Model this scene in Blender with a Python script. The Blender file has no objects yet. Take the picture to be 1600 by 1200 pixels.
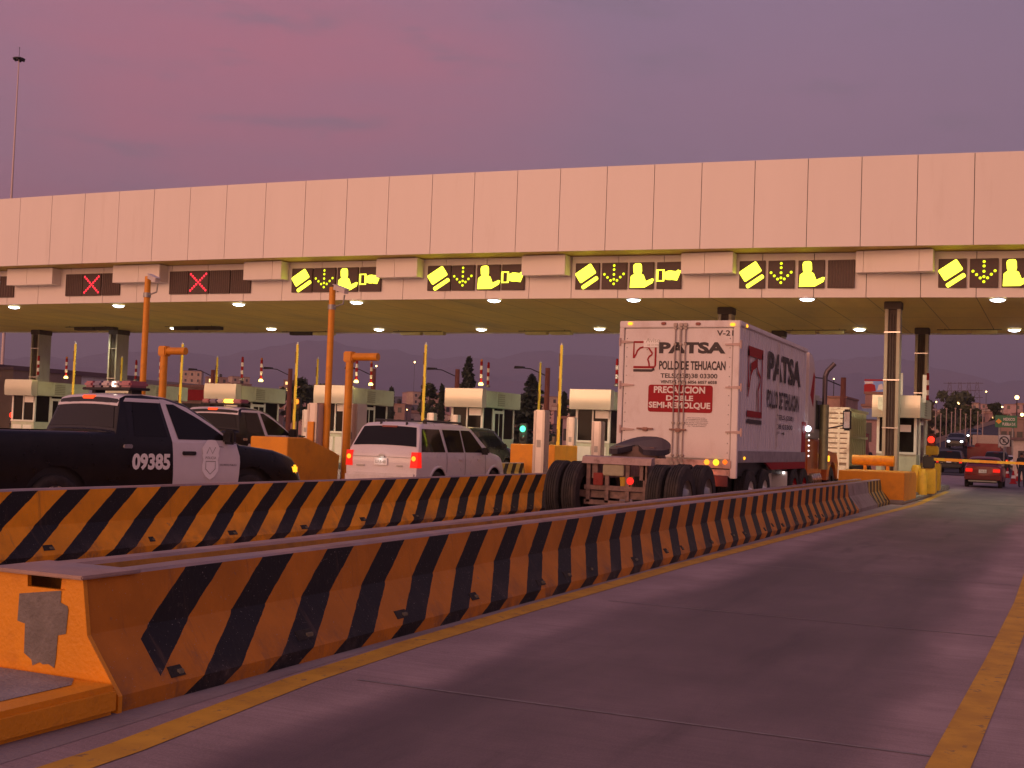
import bpy, bmesh, math, random
from mathutils import Vector, Matrix
random.seed(7)
R_ = math.radians
scene = bpy.context.scene
col = scene.collection

# ------------------------------------------------------------------ camera
F=1900.0; ROLL=R_(2.09); PITCH=R_(2.5); HEAD=R_(24.5); EYE=1.55
ch,sh=math.cos(HEAD),math.sin(HEAD); cp,sp=math.cos(PITCH),math.sin(PITCH)
fw=Vector((-sh*cp,ch*cp,sp)); r0=Vector((ch,sh,0.0)); u0=Vector((sh*sp,-ch*sp,cp))
cr,sr=math.cos(ROLL),math.sin(ROLL)
RV=r0*cr+u0*sr; UV=r0*(-sr)+u0*cr
camd=bpy.data.cameras.new('camera'); cam=bpy.data.objects.new('camera',camd); col.objects.link(cam)
m=Matrix((RV,UV,-fw)).transposed().to_4x4(); m.translation=Vector((0,0,EYE)); cam.matrix_world=m
camd.sensor_width=36; camd.lens=36*F/1600; camd.clip_start=.1; camd.clip_end=20000
scene.camera=cam

# ------------------------------------------------------------------ view, sky, light
scene.view_settings.view_transform='Standard'; scene.view_settings.look='None'
scene.view_settings.exposure=0.0; scene.view_settings.gamma=1.0
w=bpy.data.worlds.new('World'); scene.world=w; w.use_nodes=True
nt=w.node_tree; N=nt.nodes; L=nt.links; N.clear()
def nn(t,**k):
    n=N.new(t)
    for a,b in k.items(): setattr(n,a,b)
    return n
out=nn('ShaderNodeOutputWorld'); bg=nn('ShaderNodeBackground'); bg.inputs[1].default_value=1.0
L.new(bg.outputs[0],out.inputs[0])
tc=nn('ShaderNodeTexCoord'); sep=nn('ShaderNodeSeparateXYZ'); L.new(tc.outputs['Generated'],sep.inputs[0])
ramp=nn('ShaderNodeValToRGB'); L.new(sep.outputs['Z'],ramp.inputs[0])
def setramp(r,stops):
    e=r.color_ramp.elements
    while len(e)>1: e.remove(e[-1])
    e[0].position=stops[0][0]; e[0].color=(*stops[0][1],1)
    for p,c in stops[1:]:
        x=e.new(p); x.color=(*c,1)
setramp(ramp,[(0.0,(.115,.060,.105)),(.05,(.105,.060,.125)),(.09,(.115,.072,.140)),(.14,(.25,.170,.265)),
              (.19,(.305,.205,.31)),(.27,(.325,.205,.315)),(.36,(.290,.205,.325)),(.7,(.20,.14,.27)),(1.0,(.15,.12,.25))])
# rosy afterglow on the clouds to the left, in broad soft patches
mp=nn('ShaderNodeMapping'); mp.inputs['Scale'].default_value=(1.3,1.3,5.0); L.new(tc.outputs['Generated'],mp.inputs[0])
nz=nn('ShaderNodeTexNoise'); nz.inputs['Scale'].default_value=1.7; nz.inputs['Detail'].default_value=5; nz.inputs['Roughness'].default_value=.5
L.new(mp.outputs[0],nz.inputs[0])
def vdot(v):
    d=nn('ShaderNodeVectorMath',operation='DOT_PRODUCT'); L.new(tc.outputs['Generated'],d.inputs[0]); d.inputs[1].default_value=v; return d.outputs['Value']
def mrange(src,a,b,c,d_,smooth=True):
    n=nn('ShaderNodeMapRange'); n.interpolation_type='SMOOTHSTEP' if smooth else 'LINEAR'
    L.new(src,n.inputs[0]); n.inputs[1].default_value=a; n.inputs[2].default_value=b; n.inputs[3].default_value=c; n.inputs[4].default_value=d_; return n.outputs[0]
def mul(a,b):
    n=nn('ShaderNodeMath',operation='MULTIPLY')
    for i,s in enumerate((a,b)):
        if isinstance(s,(int,float)): n.inputs[i].default_value=s
        else: L.new(s,n.inputs[i])
    return n.outputs[0]
def mixc(fac,a,b,bt='MIX'):
    n=nn('ShaderNodeMix',data_type='RGBA',blend_type=bt)
    for s,i in ((fac,0),(a,6),(b,7)):
        if isinstance(s,(int,float)): n.inputs[i].default_value=s
        elif isinstance(s,tuple): n.inputs[i].default_value=(*s,1)
        else: L.new(s,n.inputs[i])
    return n.outputs[2]
ha=R_(-38); pinkdir=(math.sin(ha)*math.cos(R_(13)),math.cos(ha)*math.cos(R_(13)),math.sin(R_(13)))
pk=mul(mul(mrange(vdot(pinkdir),.945,1.0,0,1),mrange(nz.outputs[0],.35,.65,.35,1)),mrange(sep.outputs['Z'],.12,.17,0,1))
hb=R_(6); bluedir=(math.sin(hb)*math.cos(R_(14)),math.cos(hb)*math.cos(R_(14)),math.sin(R_(14)))
bl=mul(mul(mrange(vdot(bluedir),.955,1.0,0,.8),mrange(nz.outputs[0],.35,.65,1,.4)),mrange(sep.outputs['Z'],.12,.17,0,1))
c0=mixc(bl,ramp.outputs[0],(.235,.190,.29))
c1=mixc(pk,c0,(.53,.182,.265))
# thin blue-grey wisps
nz2=nn('ShaderNodeTexNoise'); nz2.inputs['Scale'].default_value=8; nz2.inputs['Detail'].default_value=6; nz2.inputs['Roughness'].default_value=.55
mp2=nn('ShaderNodeMapping'); mp2.inputs['Scale'].default_value=(1.0,1.0,4.5); mp2.inputs['Location'].default_value=(.3,.8,.2)
L.new(tc.outputs['Generated'],mp2.inputs[0]); L.new(mp2.outputs[0],nz2.inputs[0])
c2=mixc(mul(mrange(nz2.outputs[0],.55,.72,0,.6),mrange(sep.outputs['Z'],.12,.2,.15,1)),c1,(.235,.185,.265))
# the western horizon behind the camera still glows
gd=Vector((-.25,-1,.10)).normalized()
gl=mul(mrange(vdot(tuple(gd)),.0,1.0,0,1),mrange(sep.outputs['Z'],-.1,.9,1,.15))
c3=mixc(gl,c2,(1.9,.86,.55))
L.new(c3,bg.inputs[0])
sund=bpy.data.lights.new('afterglow_sun','SUN'); sund.energy=1.15; sund.angle=R_(35); sund.color=(1,.50,.28)
sun=bpy.data.objects.new('afterglow_sun',sund); col.objects.link(sun)
sun.rotation_euler=Vector((.28,1,-.16)).to_track_quat('-Z','Y').to_euler()

def on(x,y,axis,v):
    a=(x-800)/F; b=-(y-600)/F
    d=fw+RV*a+UV*b; o=Vector((0,0,EYE)); t=(v-o[axis])/d[axis]
    return o+d*t

# ------------------------------------------------------------------ materials
MATS={}
def mat(name,base=(.5,.5,.5),rough=.6,metal=0.0,var=.12,scale=6.0,bump=.0,bscale=40,coat=0,dirt=None,dscale=1.5,dlo=.5,dhi=.7,stretch=(1,1,1),spec=.5):
    if name in MATS: return MATS[name]
    m=bpy.data.materials.new(name); m.use_nodes=True; t=m.node_tree; b=t.nodes['Principled BSDF']
    b.inputs['Roughness'].default_value=rough; b.inputs['Metallic'].default_value=metal
    b.inputs['Coat Weight'].default_value=coat; b.inputs['Coat Roughness'].default_value=.08
    b.inputs['Specular IOR Level'].default_value=spec
    tc=t.nodes.new('ShaderNodeTexCoord'); mp=t.nodes.new('ShaderNodeMapping'); mp.inputs['Scale'].default_value=stretch
    t.links.new(tc.outputs['Object'],mp.inputs[0])
    n=t.nodes.new('ShaderNodeTexNoise'); n.inputs['Scale'].default_value=scale; n.inputs['Detail'].default_value=6; n.inputs['Roughness'].default_value=.6
    t.links.new(mp.outputs[0],n.inputs[0])
    r=t.nodes.new('ShaderNodeValToRGB'); e=r.color_ramp.elements
    e[0].position=.3; e[1].position=.7
    e[0].color=(*[c*(1-var) for c in base],1); e[1].color=(*[min(1,c*(1+var)) for c in base],1)
    t.links.new(n.outputs[0],r.inputs[0]); cur=r.outputs[0]
    if dirt:
        n2=t.nodes.new('ShaderNodeTexNoise'); n2.inputs['Scale'].default_value=dscale; n2.inputs['Detail'].default_value=8; n2.inputs['Roughness'].default_value=.65
        t.links.new(mp.outputs[0],n2.inputs[0])
        mr=t.nodes.new('ShaderNodeMapRange'); mr.inputs[1].default_value=dlo; mr.inputs[2].default_value=dhi; mr.inputs[3].default_value=0; mr.inputs[4].default_value=.8
        t.links.new(n2.outputs[0],mr.inputs[0])
        mx=t.nodes.new('ShaderNodeMix'); mx.data_type='RGBA'; t.links.new(mr.outputs[0],mx.inputs[0]); t.links.new(cur,mx.inputs[6]); mx.inputs[7].default_value=(*dirt,1); cur=mx.outputs[2]
    t.links.new(cur,b.inputs['Base Color'])
    if rough>.15:
        rr=t.nodes.new('ShaderNodeMapRange'); rr.inputs[3].default_value=max(.03,rough-.1); rr.inputs[4].default_value=min(1,rough+.1)
        t.links.new(n.outputs[0],rr.inputs[0]); t.links.new(rr.outputs[0],b.inputs['Roughness'])
    if bump:
        n3=t.nodes.new('ShaderNodeTexNoise'); n3.inputs['Scale'].default_value=bscale; n3.inputs['Detail'].default_value=4
        t.links.new(mp.outputs[0],n3.inputs[0])
        bp=t.nodes.new('ShaderNodeBump'); bp.inputs['Strength'].default_value=bump; bp.inputs['Distance'].default_value=.02
        t.links.new(n3.outputs[0],bp.inputs['Height']); t.links.new(bp.outputs[0],b.inputs['Normal'])
    MATS[name]=m; return m
def emi(name,c,s):
    if name in MATS: return MATS[name]
    m=bpy.data.materials.new(name); m.use_nodes=True; b=m.node_tree.nodes['Principled BSDF']
    b.inputs['Base Color'].default_value=(*[min(.8,x*.6)*.08 for x in c],1); b.inputs['Specular IOR Level'].default_value=.15; b.inputs['Emission Color'].default_value=(*c,1); b.inputs['Emission Strength'].default_value=s
    b.inputs['Roughness'].default_value=.3
    MATS[name]=m; return m
def glassm(name,base=(.012,.012,.014),rough=.06):
    m=mat(name,base,rough,var=.02); m.node_tree.nodes['Principled BSDF'].inputs['Specular IOR Level'].default_value=.22; return m

WHITE=mat('aluminium_panel_paint',(.79,.735,.68),.42,var=.035,scale=.5,stretch=(1.6,1,.22),dirt=(.62,.55,.48),dscale=1.1,dlo=.60,dhi=.95)
WHITE2=mat('white_metal_paint',(.74,.72,.69),.4,var=.05,scale=3,dirt=(.45,.38,.32),dscale=2.0,dlo=.55,dhi=.8)
SOFFIT=mat('soffit_sheet',(.70,.52,.13),.7,var=.10,scale=1.2,stretch=(1,.25,1),dirt=(.32,.26,.13),dscale=.6,dlo=.5,dhi=.8)
DARK=mat('dark_gap',(.02,.018,.018),.8,var=.1)
BLACK=mat('black_plastic',(.018,.017,.018),.5,var=.2)
GREY=mat('grey_steel',(.32,.32,.31),.45,metal=.6,var=.15,scale=8)
STEEL=mat('brushed_steel',(.62,.60,.57),.28,metal=.9,var=.08,scale=12,stretch=(6,6,.4))
CONC=mat('concrete',(.30,.27,.25),.9,var=.18,scale=4,bump=.5,bscale=30,dirt=(.14,.12,.11),dscale=1.2,dlo=.5,dhi=.75)
ORANGE=mat('orange_paint',(.76,.30,.006),.55,var=.10,scale=2.5,bump=.3,bscale=40,dirt=(.40,.14,.02),dscale=1.6,dlo=.54,dhi=.8)
ORANGE2=mat('orange_pole_paint',(.74,.29,.008),.45,var=.10,scale=5,dirt=(.34,.11,.02),dscale=4,dlo=.55,dhi=.8)
OCHRE=mat('ochre_paint',(.50,.25,.04),.7,var=.15,scale=5,bump=.3,dirt=(.22,.12,.04),dscale=2)
YEL=mat('yellow_paint',(.72,.46,.03),.5,var=.10,scale=6,dirt=(.35,.2,.03),dscale=4,dlo=.55,dhi=.8)
YEL2=mat('yellow_arm_paint',(.88,.70,.05),.5,var=.08,scale=6)
RED=mat('red_paint',(.36,.010,.016),.5,var=.1,scale=5,spec=.25)
RUBBER=mat('tyre_rubber',(.022,.02,.02),.85,var=.25,scale=14,bump=.5,bscale=30,dirt=(.075,.055,.045),dscale=3,dlo=.45,dhi=.75)
GLASS=glassm('dark_glass'); WARMGLASS=glassm('booth_glass',(.014,.011,.009),.12); WARMGLASS.node_tree.nodes['Principled BSDF'].inputs['Specular IOR Level'].default_value=.10
SKIN=mat('skin',(.30,.16,.11),.6,var=.05)

# ------------------------------------------------------------------ mesh helpers
class MB:
    def __init__(s): s.v=[]; s.f=[]; s.mi=[]; s.sm=[]
    def add(s,vs,fs,mi=0,smooth=False):
        o=len(s.v); s.v+= [tuple(p) for p in vs]
        for f in fs: s.f.append([o+i for i in f]); s.mi.append(mi); s.sm.append(smooth)
        return s
    def hexa(s,p,mi=0):
        return s.add(p,[(0,3,2,1),(4,5,6,7),(0,1,5,4),(1,2,6,5),(2,3,7,6),(3,0,4,7)],mi)
    def box(s,x0,x1,y0,y1,z0,z1,mi=0):
        return s.hexa([(x0,y0,z0),(x1,y0,z0),(x1,y1,z0),(x0,y1,z0),(x0,y0,z1),(x1,y0,z1),(x1,y1,z1),(x0,y1,z1)],mi)
    def cbox(s,x0,x1,y0,y1,z0,z1,c=.01,mi=0):   # box with chamfered edges
        pts=[]
        X=((x0,x1),(y0,y1),(z0,z1))
        bm=bmesh.new(); bmesh.ops.create_cube(bm,size=1)
        for v in bm.verts:
            v.co=Vector(((x0+x1)/2+v.co.x*(x1-x0),(y0+y1)/2+v.co.y*(y1-y0),(z0+z1)/2+v.co.z*(z1-z0)))
        bmesh.ops.bevel(bm,geom=list(bm.edges),offset=min(c,(x1-x0)*.4,(y1-y0)*.4,(z1-z0)*.4),segments=2,affect='EDGES')
        bm.verts.index_update()
        s.add([v.co[:] for v in bm.verts],[[v.index for v in f.verts] for f in bm.faces],mi); bm.free(); return s
    def prism(s,poly,axis,a,b,mi=0):   # poly in the two other axes, extruded along axis
        n=len(poly)
        def P(p,t):
            if axis==0: return (t,p[0],p[1])
            if axis==1: return (p[0],t,p[1])
            return (p[0],p[1],t)
        vs=[P(p,a) for p in poly]+[P(p,b) for p in poly]
        return s.add(vs,[list(range(n))[::-1],list(range(n,2*n))]+[(i,(i+1)%n,n+(i+1)%n,n+i) for i in range(n)],mi)
    def tube(s,p0,p1,ra,rb=None,n=12,mi=0,caps=True):
        rb=ra if rb is None else rb
        p0=Vector(p0);p1=Vector(p1);d=(p1-p0).normalized()
        a=d.orthogonal().normalized(); b=d.cross(a)
        vs=[]
        for p,r in((p0,ra),(p1,rb)):
            for i in range(n):
                t=2*math.pi*i/n; vs.append(p+a*(r*math.cos(t))+b*(r*math.sin(t)))
        s.add(vs,[(i,(i+1)%n,n+(i+1)%n,n+i) for i in range(n)],mi,True)
        if caps: s.add(vs,[list(range(n))[::-1],list(range(n,2*n))],mi)
        return s
    def path(s,pts,r,n=10,mi=0):
        for a,b in zip(pts,pts[1:]): s.tube(a,b,r,r,n,mi)
        for p in pts[1:-1]: s.ball(p,r*1.02,mi=mi,n=8)
        return s
    def ball(s,c,r,sz=1.0,mi=0,n=12):
        vs=[];fs=[];m=n//2
        for j in range(m+1):
            ph=math.pi*j/m
            for i in range(n):
                t=2*math.pi*i/n; vs.append((c[0]+r*math.sin(ph)*math.cos(t),c[1]+r*math.sin(ph)*math.sin(t),c[2]+r*sz*math.cos(ph)))
        for j in range(m):
            for i in range(n): fs.append((j*n+i,(j+1)*n+i,(j+1)*n+(i+1)%n,j*n+(i+1)%n))
        return s.add(vs,fs,mi,True)
    def lathe(s,prof,c,axis='z',n=24,mi=0,smooth=True):   # prof: (r, t) along axis
        vs=[]
        for r,t in prof:
            for i in range(n):
                a=2*math.pi*i/n; u,v=r*math.cos(a),r*math.sin(a)
                if axis=='z': vs.append((c[0]+u,c[1]+v,c[2]+t))
                elif axis=='x': vs.append((c[0]+t,c[1]+u,c[2]+v))
                else: vs.append((c[0]+u,c[1]+t,c[2]+v))
        fs=[]
        for j in range(len(prof)-1):
            for i in range(n): fs.append((j*n+i,j*n+(i+1)%n,(j+1)*n+(i+1)%n,(j+1)*n+i))
        s.add(vs,fs,mi,smooth)
        return s
    def ribbon(s,pts,w,o,u,v,closed=False,mi=0):  # flat polyline band in plane o + a*u + b*v
        o=Vector(o);u=Vector(u);v=Vector(v); P=[Vector(p) for p in pts]; n=len(P)
        L_=[];R2=[]
        for i,p in enumerate(P):
            a=P[i-1] if (i or closed) else p; b=P[(i+1)%n] if (i<n-1 or closed) else p
            d=(b-a).normalized(); q=Vector((-d.y,d.x))*w/2
            L_.append(o+u*(p+q).x+v*(p+q).y); R2.append(o+u*(p-q).x+v*(p-q).y)
        m=n if closed else n-1
        return s.add(L_+R2,[(i,(i+1)%n,n+(i+1)%n,n+i) for i in range(m)],mi)
    def poly(s,pts,o,u,v,mi=0):
        o=Vector(o);u=Vector(u);v=Vector(v)
        return s.add([o+u*p[0]+v*p[1] for p in pts],[list(range(len(pts)))],mi)
    def build(s,name,mats,parent=None,loc=None):
        me=bpy.data.meshes.new(name); me.from_pydata(s.v,[],s.f)
        if not isinstance(mats,(list,tuple)): mats=[mats]
        for m_ in mats: me.materials.append(m_)
        me.polygons.foreach_set('material_index',s.mi); me.polygons.foreach_set('use_smooth',s.sm)
        me.validate(); me.update()
        bm=bmesh.new(); bm.from_mesh(me); bmesh.ops.recalc_face_normals(bm,faces=bm.faces[:]); bm.to_mesh(me); bm.free()
        o=bpy.data.objects.new(name,me); col.objects.link(o)
        if parent is not None: o.parent=parent
        if loc: o.location=loc
        return o
def tag(o,label=None,cat=None,group=None,kind=None):
    if label: o['label']=label
    if cat: o['category']=cat
    if group: o['group']=group
    if kind: o['kind']=kind
    return o
def thing(name,label,cat,loc=(0,0,0),rotz=0,group=None):
    o=bpy.data.objects.new(name,None); col.objects.link(o); o.empty_display_size=.3
    o.location=loc; o.rotation_euler=(0,0,rotz); return tag(o,label,cat,group)
def rebase(root,p):   # move a thing's Empty to its base without moving its parts
    p=Vector(p); root.location=p
    for c in [c for c in bpy.data.objects if c.parent==root]: c.location=c.location-p
def copy_tree(o,parent=None,loc=None,rotz=None,label=None):
    kids=[c for c in bpy.data.objects if c.parent==o]
    c=o.copy(); col.objects.link(c)
    if parent is not None: c.parent=parent
    if loc is not None: c.location=loc
    if rotz is not None: c.rotation_euler=(0,0,rotz)
    if label: c['label']=label
    for k in kids: copy_tree(k,c)
    return c
_txt={}
def text_poly(s,bold):
    key=(s,bold)
    if key in _txt: return _txt[key]
    cu=bpy.data.curves.new('lettering','FONT'); cu.body=s; cu.offset=bold; cu.resolution_u=3
    ob=bpy.data.objects.new('lettering',cu); col.objects.link(ob)
    me=bpy.data.meshes.new_from_object(ob)
    vs=[v.co.copy() for v in me.vertices]; fs=[list(p.vertices) for p in me.polygons]
    bpy.data.objects.remove(ob); bpy.data.curves.remove(cu); bpy.data.meshes.remove(me)
    x0=min(v.x for v in vs);x1=max(v.x for v in vs);y0=min(v.y for v in vs);y1=max(v.y for v in vs)
    _txt[key]=([((v.x-x0)/(x1-x0),(v.y-y0)/(y1-y0)) for v in vs],fs); return _txt[key]
def text(mb,s,o,u,v,bold=.02,mi=0):   # fit text in the parallelogram o,u,v (u,v full size vectors)
    vs,fs=text_poly(s,bold); o=Vector(o);u=Vector(u);v=Vector(v)
    return mb.add([o+u*a+v*b for a,b in vs],fs,mi)
# ================================================================== GROUND
def nodemat(name,rough=.85):
    m=bpy.data.materials.new(name); m.use_nodes=True; t=m.node_tree; b=t.nodes['Principled BSDF']; b.inputs['Roughness'].default_value=rough
    return m,t,b
def node(t,typ,ins=None,**k):
    n=t.nodes.new(typ)
    for a,b in k.items(): setattr(n,a,b)
    for i,s in (ins or {}).items():
        if isinstance(s,bpy.types.NodeSocket): t.links.new(s,n.inputs[i])
        else: n.inputs[i].default_value=s
    return n
def mth(t,op,a,b=None,c=None,clamp=False):
    n=node(t,'ShaderNodeMath',operation=op); n.use_clamp=clamp
    for i,s in enumerate((a,b,c)):
        if s is None: continue
        if isinstance(s,bpy.types.NodeSocket): t.links.new(s,n.inputs[i])
        else: n.inputs[i].default_value=s
    return n.outputs[0]
def mx(t,fac,a,b):
    n=node(t,'ShaderNodeMix',data_type='RGBA')
    for s,i in ((fac,0),(a,6),(b,7)):
        if isinstance(s,bpy.types.NodeSocket): t.links.new(s,n.inputs[i])
        elif isinstance(s,tuple): n.inputs[i].default_value=(*s,1)
        else: n.inputs[i].default_value=s
    return n.outputs[2]
def noise(t,vec,scale,detail=6,rough=.6,stretch=None):
    if stretch: vec=node(t,'ShaderNodeMapping',{0:vec,3:stretch}).outputs[0]
    return node(t,'ShaderNodeTexNoise',{0:vec,'Scale':scale,'Detail':detail,'Roughness':rough}).outputs[0]
def smooth(t,v,a,b,lo=0,hi=1):
    n=node(t,'ShaderNodeMapRange',{0:v,1:a,2:b,3:lo,4:hi}); n.interpolation_type='SMOOTHSTEP'; return n.outputs[0]

def lane_material(name,centre,asph=(.315,.235,.225)):
    m,t,b=nodemat(name,.8); tc=node(t,'ShaderNodeTexCoord'); P=tc.outputs['Object']; sx=node(t,'ShaderNodeSeparateXYZ',{0:P})
    n1=noise(t,P,.9,8,.65); n2=noise(t,P,1.0,6,.6,(1.6,.12,1)); n3=noise(t,P,60,3,.7); n4=noise(t,P,.22,4,.5)
    base=mx(t,smooth(t,n1,.3,.75),tuple(c*.78 for c in asph),tuple(c*1.3 for c in asph))
    base=mx(t,smooth(t,n3,.35,.7,0,.35),base,tuple(c*1.6 for c in asph)); P9=noise(t,P,2.6,8,.75); base=mx(t,smooth(t,P9,.62,.70,0,.5),base,tuple(c*.45 for c in asph))
    d=mth(t,'ABSOLUTE',mth(t,'SUBTRACT',sx.outputs[0],centre))
    n5=noise(t,P,.55,5,.55,(1.0,.45,1)); n6=noise(t,P,1.0,7,.62,(2.2,.35,1))
    dd=mth(t,'ADD',d,mth(t,'MULTIPLY',mth(t,'SUBTRACT',n5,.5),1.1))
    oil=mth(t,'MULTIPLY',smooth(t,dd,1.55,1.12,0,1),smooth(t,n5,.34,.60,.62,1))
    gr=noise(t,P,1.0,5,.7,(.7,22,1)); base=mx(t,smooth(t,gr,.40,.72,0,.40),base,tuple(c*.62 for c in asph)); base=mx(t,smooth(t,noise(t,P,140,2,.6),.60,.74,0,.5),base,tuple(c*1.9 for c in asph))
    base=mx(t,mth(t,'MULTIPLY',oil,.86),base,(.076,.049,.051))
    base=mx(t,mth(t,'MULTIPLY',smooth(t,n6,.50,.75,0,.55),smooth(t,dd,1.6,.9)),base,(.040,.029,.030))
    # rubber wheel tracks
    tr=mth(t,'ABSOLUTE',mth(t,'SUBTRACT',d,.85)); trm=mth(t,'MULTIPLY',smooth(t,tr,.42,.1),smooth(t,n2,.4,.7,.0,.4))
    base=mx(t,trm,base,(.055,.042,.042))
    t.links.new(base,b.inputs['Base Color'])
    t.links.new(smooth(t,oil,0,1,.85,.58),b.inputs['Roughness'])
    bp=node(t,'ShaderNodeBump',{'Height':mth(t,'ADD',n3,mth(t,'MULTIPLY',n1,.6)),'Strength':.35,'Distance':.02}); t.links.new(bp.outputs[0],b.inputs['Normal'])
    return m
LANE=lane_material('lane_concrete',-2.3)
m,t,b=nodemat('dusty_earth',.95); P=node(t,'ShaderNodeTexCoord').outputs['Object']
base=mx(t,smooth(t,noise(t,P,.03,8,.65),.3,.7),(.07,.05,.04),(.15,.105,.08)); base=mx(t,smooth(t,noise(t,P,.12,6),.5,.65,0,.8),base,(.035,.04,.022))
t.links.new(base,b.inputs['Base Color']); EARTH=m
mb=MB(); S=14000; g=[(-S,-200),(S,-200),(S,S),(-S,S)]
mb.add([(x,y,-.06) for x,y in g],[(0,1,2,3)]); tag(mb.build('ground',EARTH),kind='structure')
mb=MB(); mb.add([(-75,-12,0),(14,-12,0),(14,92,0),(-75,92,0)],[(0,1,2,3)]); tag(mb.build('road',LANE),kind='structure')
# painted yellow lane lines (sheets over the concrete)
m,t,b=nodemat('road_line_paint',.7); P=node(t,'ShaderNodeTexCoord').outputs['Object']
base=mx(t,smooth(t,noise(t,P,3,7),.35,.7),(.54,.285,.015),(.70,.39,.02)); base=mx(t,smooth(t,noise(t,P,9,8,.7),.56,.66,0,.75),base,(.16,.11,.07))
t.links.new(base,b.inputs['Base Color']); LINE=m
def line_strip(pts,wd):
    mb=MB(); L_=[];R2=[]
    for i,p in enumerate(pts):
        a=pts[max(0,i-1)]; c=pts[min(len(pts)-1,i+1)]; d=Vector((c[0]-a[0],c[1]-a[1])).normalized(); q=Vector((-d.y,d.x))*wd/2
        L_.append((p[0]+q.x,p[1]+q.y,.004)); R2.append((p[0]-q.x,p[1]-q.y,.004))
    n=len(pts); mb.add(L_+R2,[(i,i+1,n+i+1,n+i) for i in range(n-1)]); return mb
tag(line_strip([(-3.92,1.5),(-4.06,4.6),(-4.28,6.4),(-4.36,8),(-4.40,10),(-4.42,15),(-4.34,20),(-4.20,27),(-4.03,33),(-3.93,38),(-4.1,44),(-4.25,52)],.21).build('road_line',LINE),kind='structure')
tag(line_strip([(-.56,1),(-.50,6.4),(-.42,10),(-.36,14),(-.36,40),(-.36,56)],.20).build('road_line',LINE),kind='structure')
# pale strip of rougher concrete beside the barrier, expansion joints
STRIP=mat('gutter_concrete',(.30,.25,.235),.9,var=.2,scale=2,bump=.4,dirt=(.10,.08,.075),dscale=1.0)
mb=MB(); mb.add([(-4.60,0,.002),(-4.14,0,.002),(-4.5,8,.002),(-4.52,15,.002),(-4.44,22,.002),(-4.1,36,.002),(-4.60,36,.002)],[(0,1,2,3,4,5,6)]); tag(mb.build('pavement',STRIP),kind='structure')
JOINT=mat('joint_sealant',(.23,.20,.19),.7,var=.3,scale=9); JD=mat('joint_dark',(.04,.035,.035),.8)
mb=MB()
for y in (6.6,11.2,15.8,20.4,25,29.6,34.2,38.8): mb.add([(-4.0,y,.003),(-.5,y+.02,.003),(-.5,y+.045,.003),(-4.0,y+.03,.003)],[(0,1,2,3)])
tag(mb.build('road_joint',JOINT),kind='structure')
mb=MB(); mb.add([(-4.3,40.0,.0045),(9,40.6,.0045),(9,40.8,.0045),(-4.3,40.2,.0045)],[(0,1,2,3)]); tag(mb.build('road_joint',JD),kind='structure')

# ================================================================== ISLANDS
ISL=[-5.25,-11.5,-16.75,-22.25,-27.9,-33.5,-39.1,-44.9,-50.5]
KERB=mat('kerb_concrete',(.26,.235,.20),.9,var=.2,scale=3,bump=.4,dirt=(.12,.10,.085),dscale=1.3)
for i,c in enumerate(ISL):
    mb=MB(); mb.cbox(c-.8,c+(.85 if i else .82),39.4,55,0,.2,.03)
    if i==0: mb.cbox(c-.2,c+1.02,36.9,45.6,-.0,.12,.03)
    tag(mb.build('kerb',KERB),kind='structure')

def stripe_mat(name,orange,phase,period,slope,black=(.010,.009,.010),frac=.46,axis=1,edge=None):
    m,t,b=nodemat(name,.65); b.inputs['Specular IOR Level'].default_value=.35; P=node(t,'ShaderNodeTexCoord').outputs['Object']; sx=node(t,'ShaderNodeSeparateXYZ',{0:P})
    wob=mth(t,'MULTIPLY',mth(t,'SUBTRACT',noise(t,P,7,4,.6),.5),.035)
    zz=sx.outputs[2]; sh_z=mth(t,'ADD',mth(t,'MULTIPLY',mth(t,'MAXIMUM',zz,.37),slope),mth(t,'MULTIPLY',mth(t,'MINIMUM',zz,.37),slope+.65)); v=mth(t,'ADD',mth(t,'SUBTRACT',sx.outputs[axis],sh_z),wob)
    fr=mth(t,'FRACT',mth(t,'DIVIDE',mth(t,'SUBTRACT',v,phase),period))
    mask=mth(t,'LESS_THAN',fr,frac)
    if edge: mask=mth(t,'MULTIPLY',mth(t,'MULTIPLY',mask,mth(t,'GREATER_THAN',sx.outputs[axis],edge)),mth(t,'GREATER_THAN',v,phase-.05))
    o=mx(t,smooth(t,noise(t,P,2.2,7),.3,.75),tuple(c*.82 for c in orange),tuple(c*1.12 for c in orange))
    k=mx(t,smooth(t,noise(t,P,30,3,.7),.66,.74,0,.5),black,(.20,.17,.15))
    c=mx(t,mask,o,k)
    low=smooth(t,sx.outputs[2],.30,.0,0,.75)
    c=mx(t,mth(t,'MULTIPLY',low,smooth(t,noise(t,P,2.5,8,.7),.42,.66)),c,(.085,.062,.052))
    c=mx(t,smooth(t,noise(t,P,5,8,.75),.62,.70,0,.55),c,(.16,.12,.10)); c=mx(t,smooth(t,noise(t,P,75,2,.5),.70,.74,0,.7),c,(.38,.32,.28)); c=mx(t,smooth(t,noise(t,P,1.0,5,.7,(1,7,.7)),.58,.74,0,.45),c,(.12,.07,.045))
    t.links.new(c,b.inputs['Base Color']); 
    bp=node(t,'ShaderNodeBump',{'Height':noise(t,P,35,4),'Strength':.35,'Distance':.01}); t.links.new(bp.outputs[0],b.inputs['Normal'])
    return m
STR1=stripe_mat('striped_barrier_paint_near',(.56,.195,.012),4.42,.785,1.25,edge=5.50)
STR2=stripe_mat('striped_barrier_paint_bright',(.92,.36,.006),7.93,.79,1.35,frac=.46)
STR3=stripe_mat('striped_barrier_paint_yellow',(.46,.30,.06),.1,.62,1.0)
BARE=mat('worn_concrete_top',(.38,.26,.22),.85,var=.25,scale=2.2,bump=.3,dirt=(.30,.26,.28),dscale=.9,dlo=.45,dhi=.6)
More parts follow.
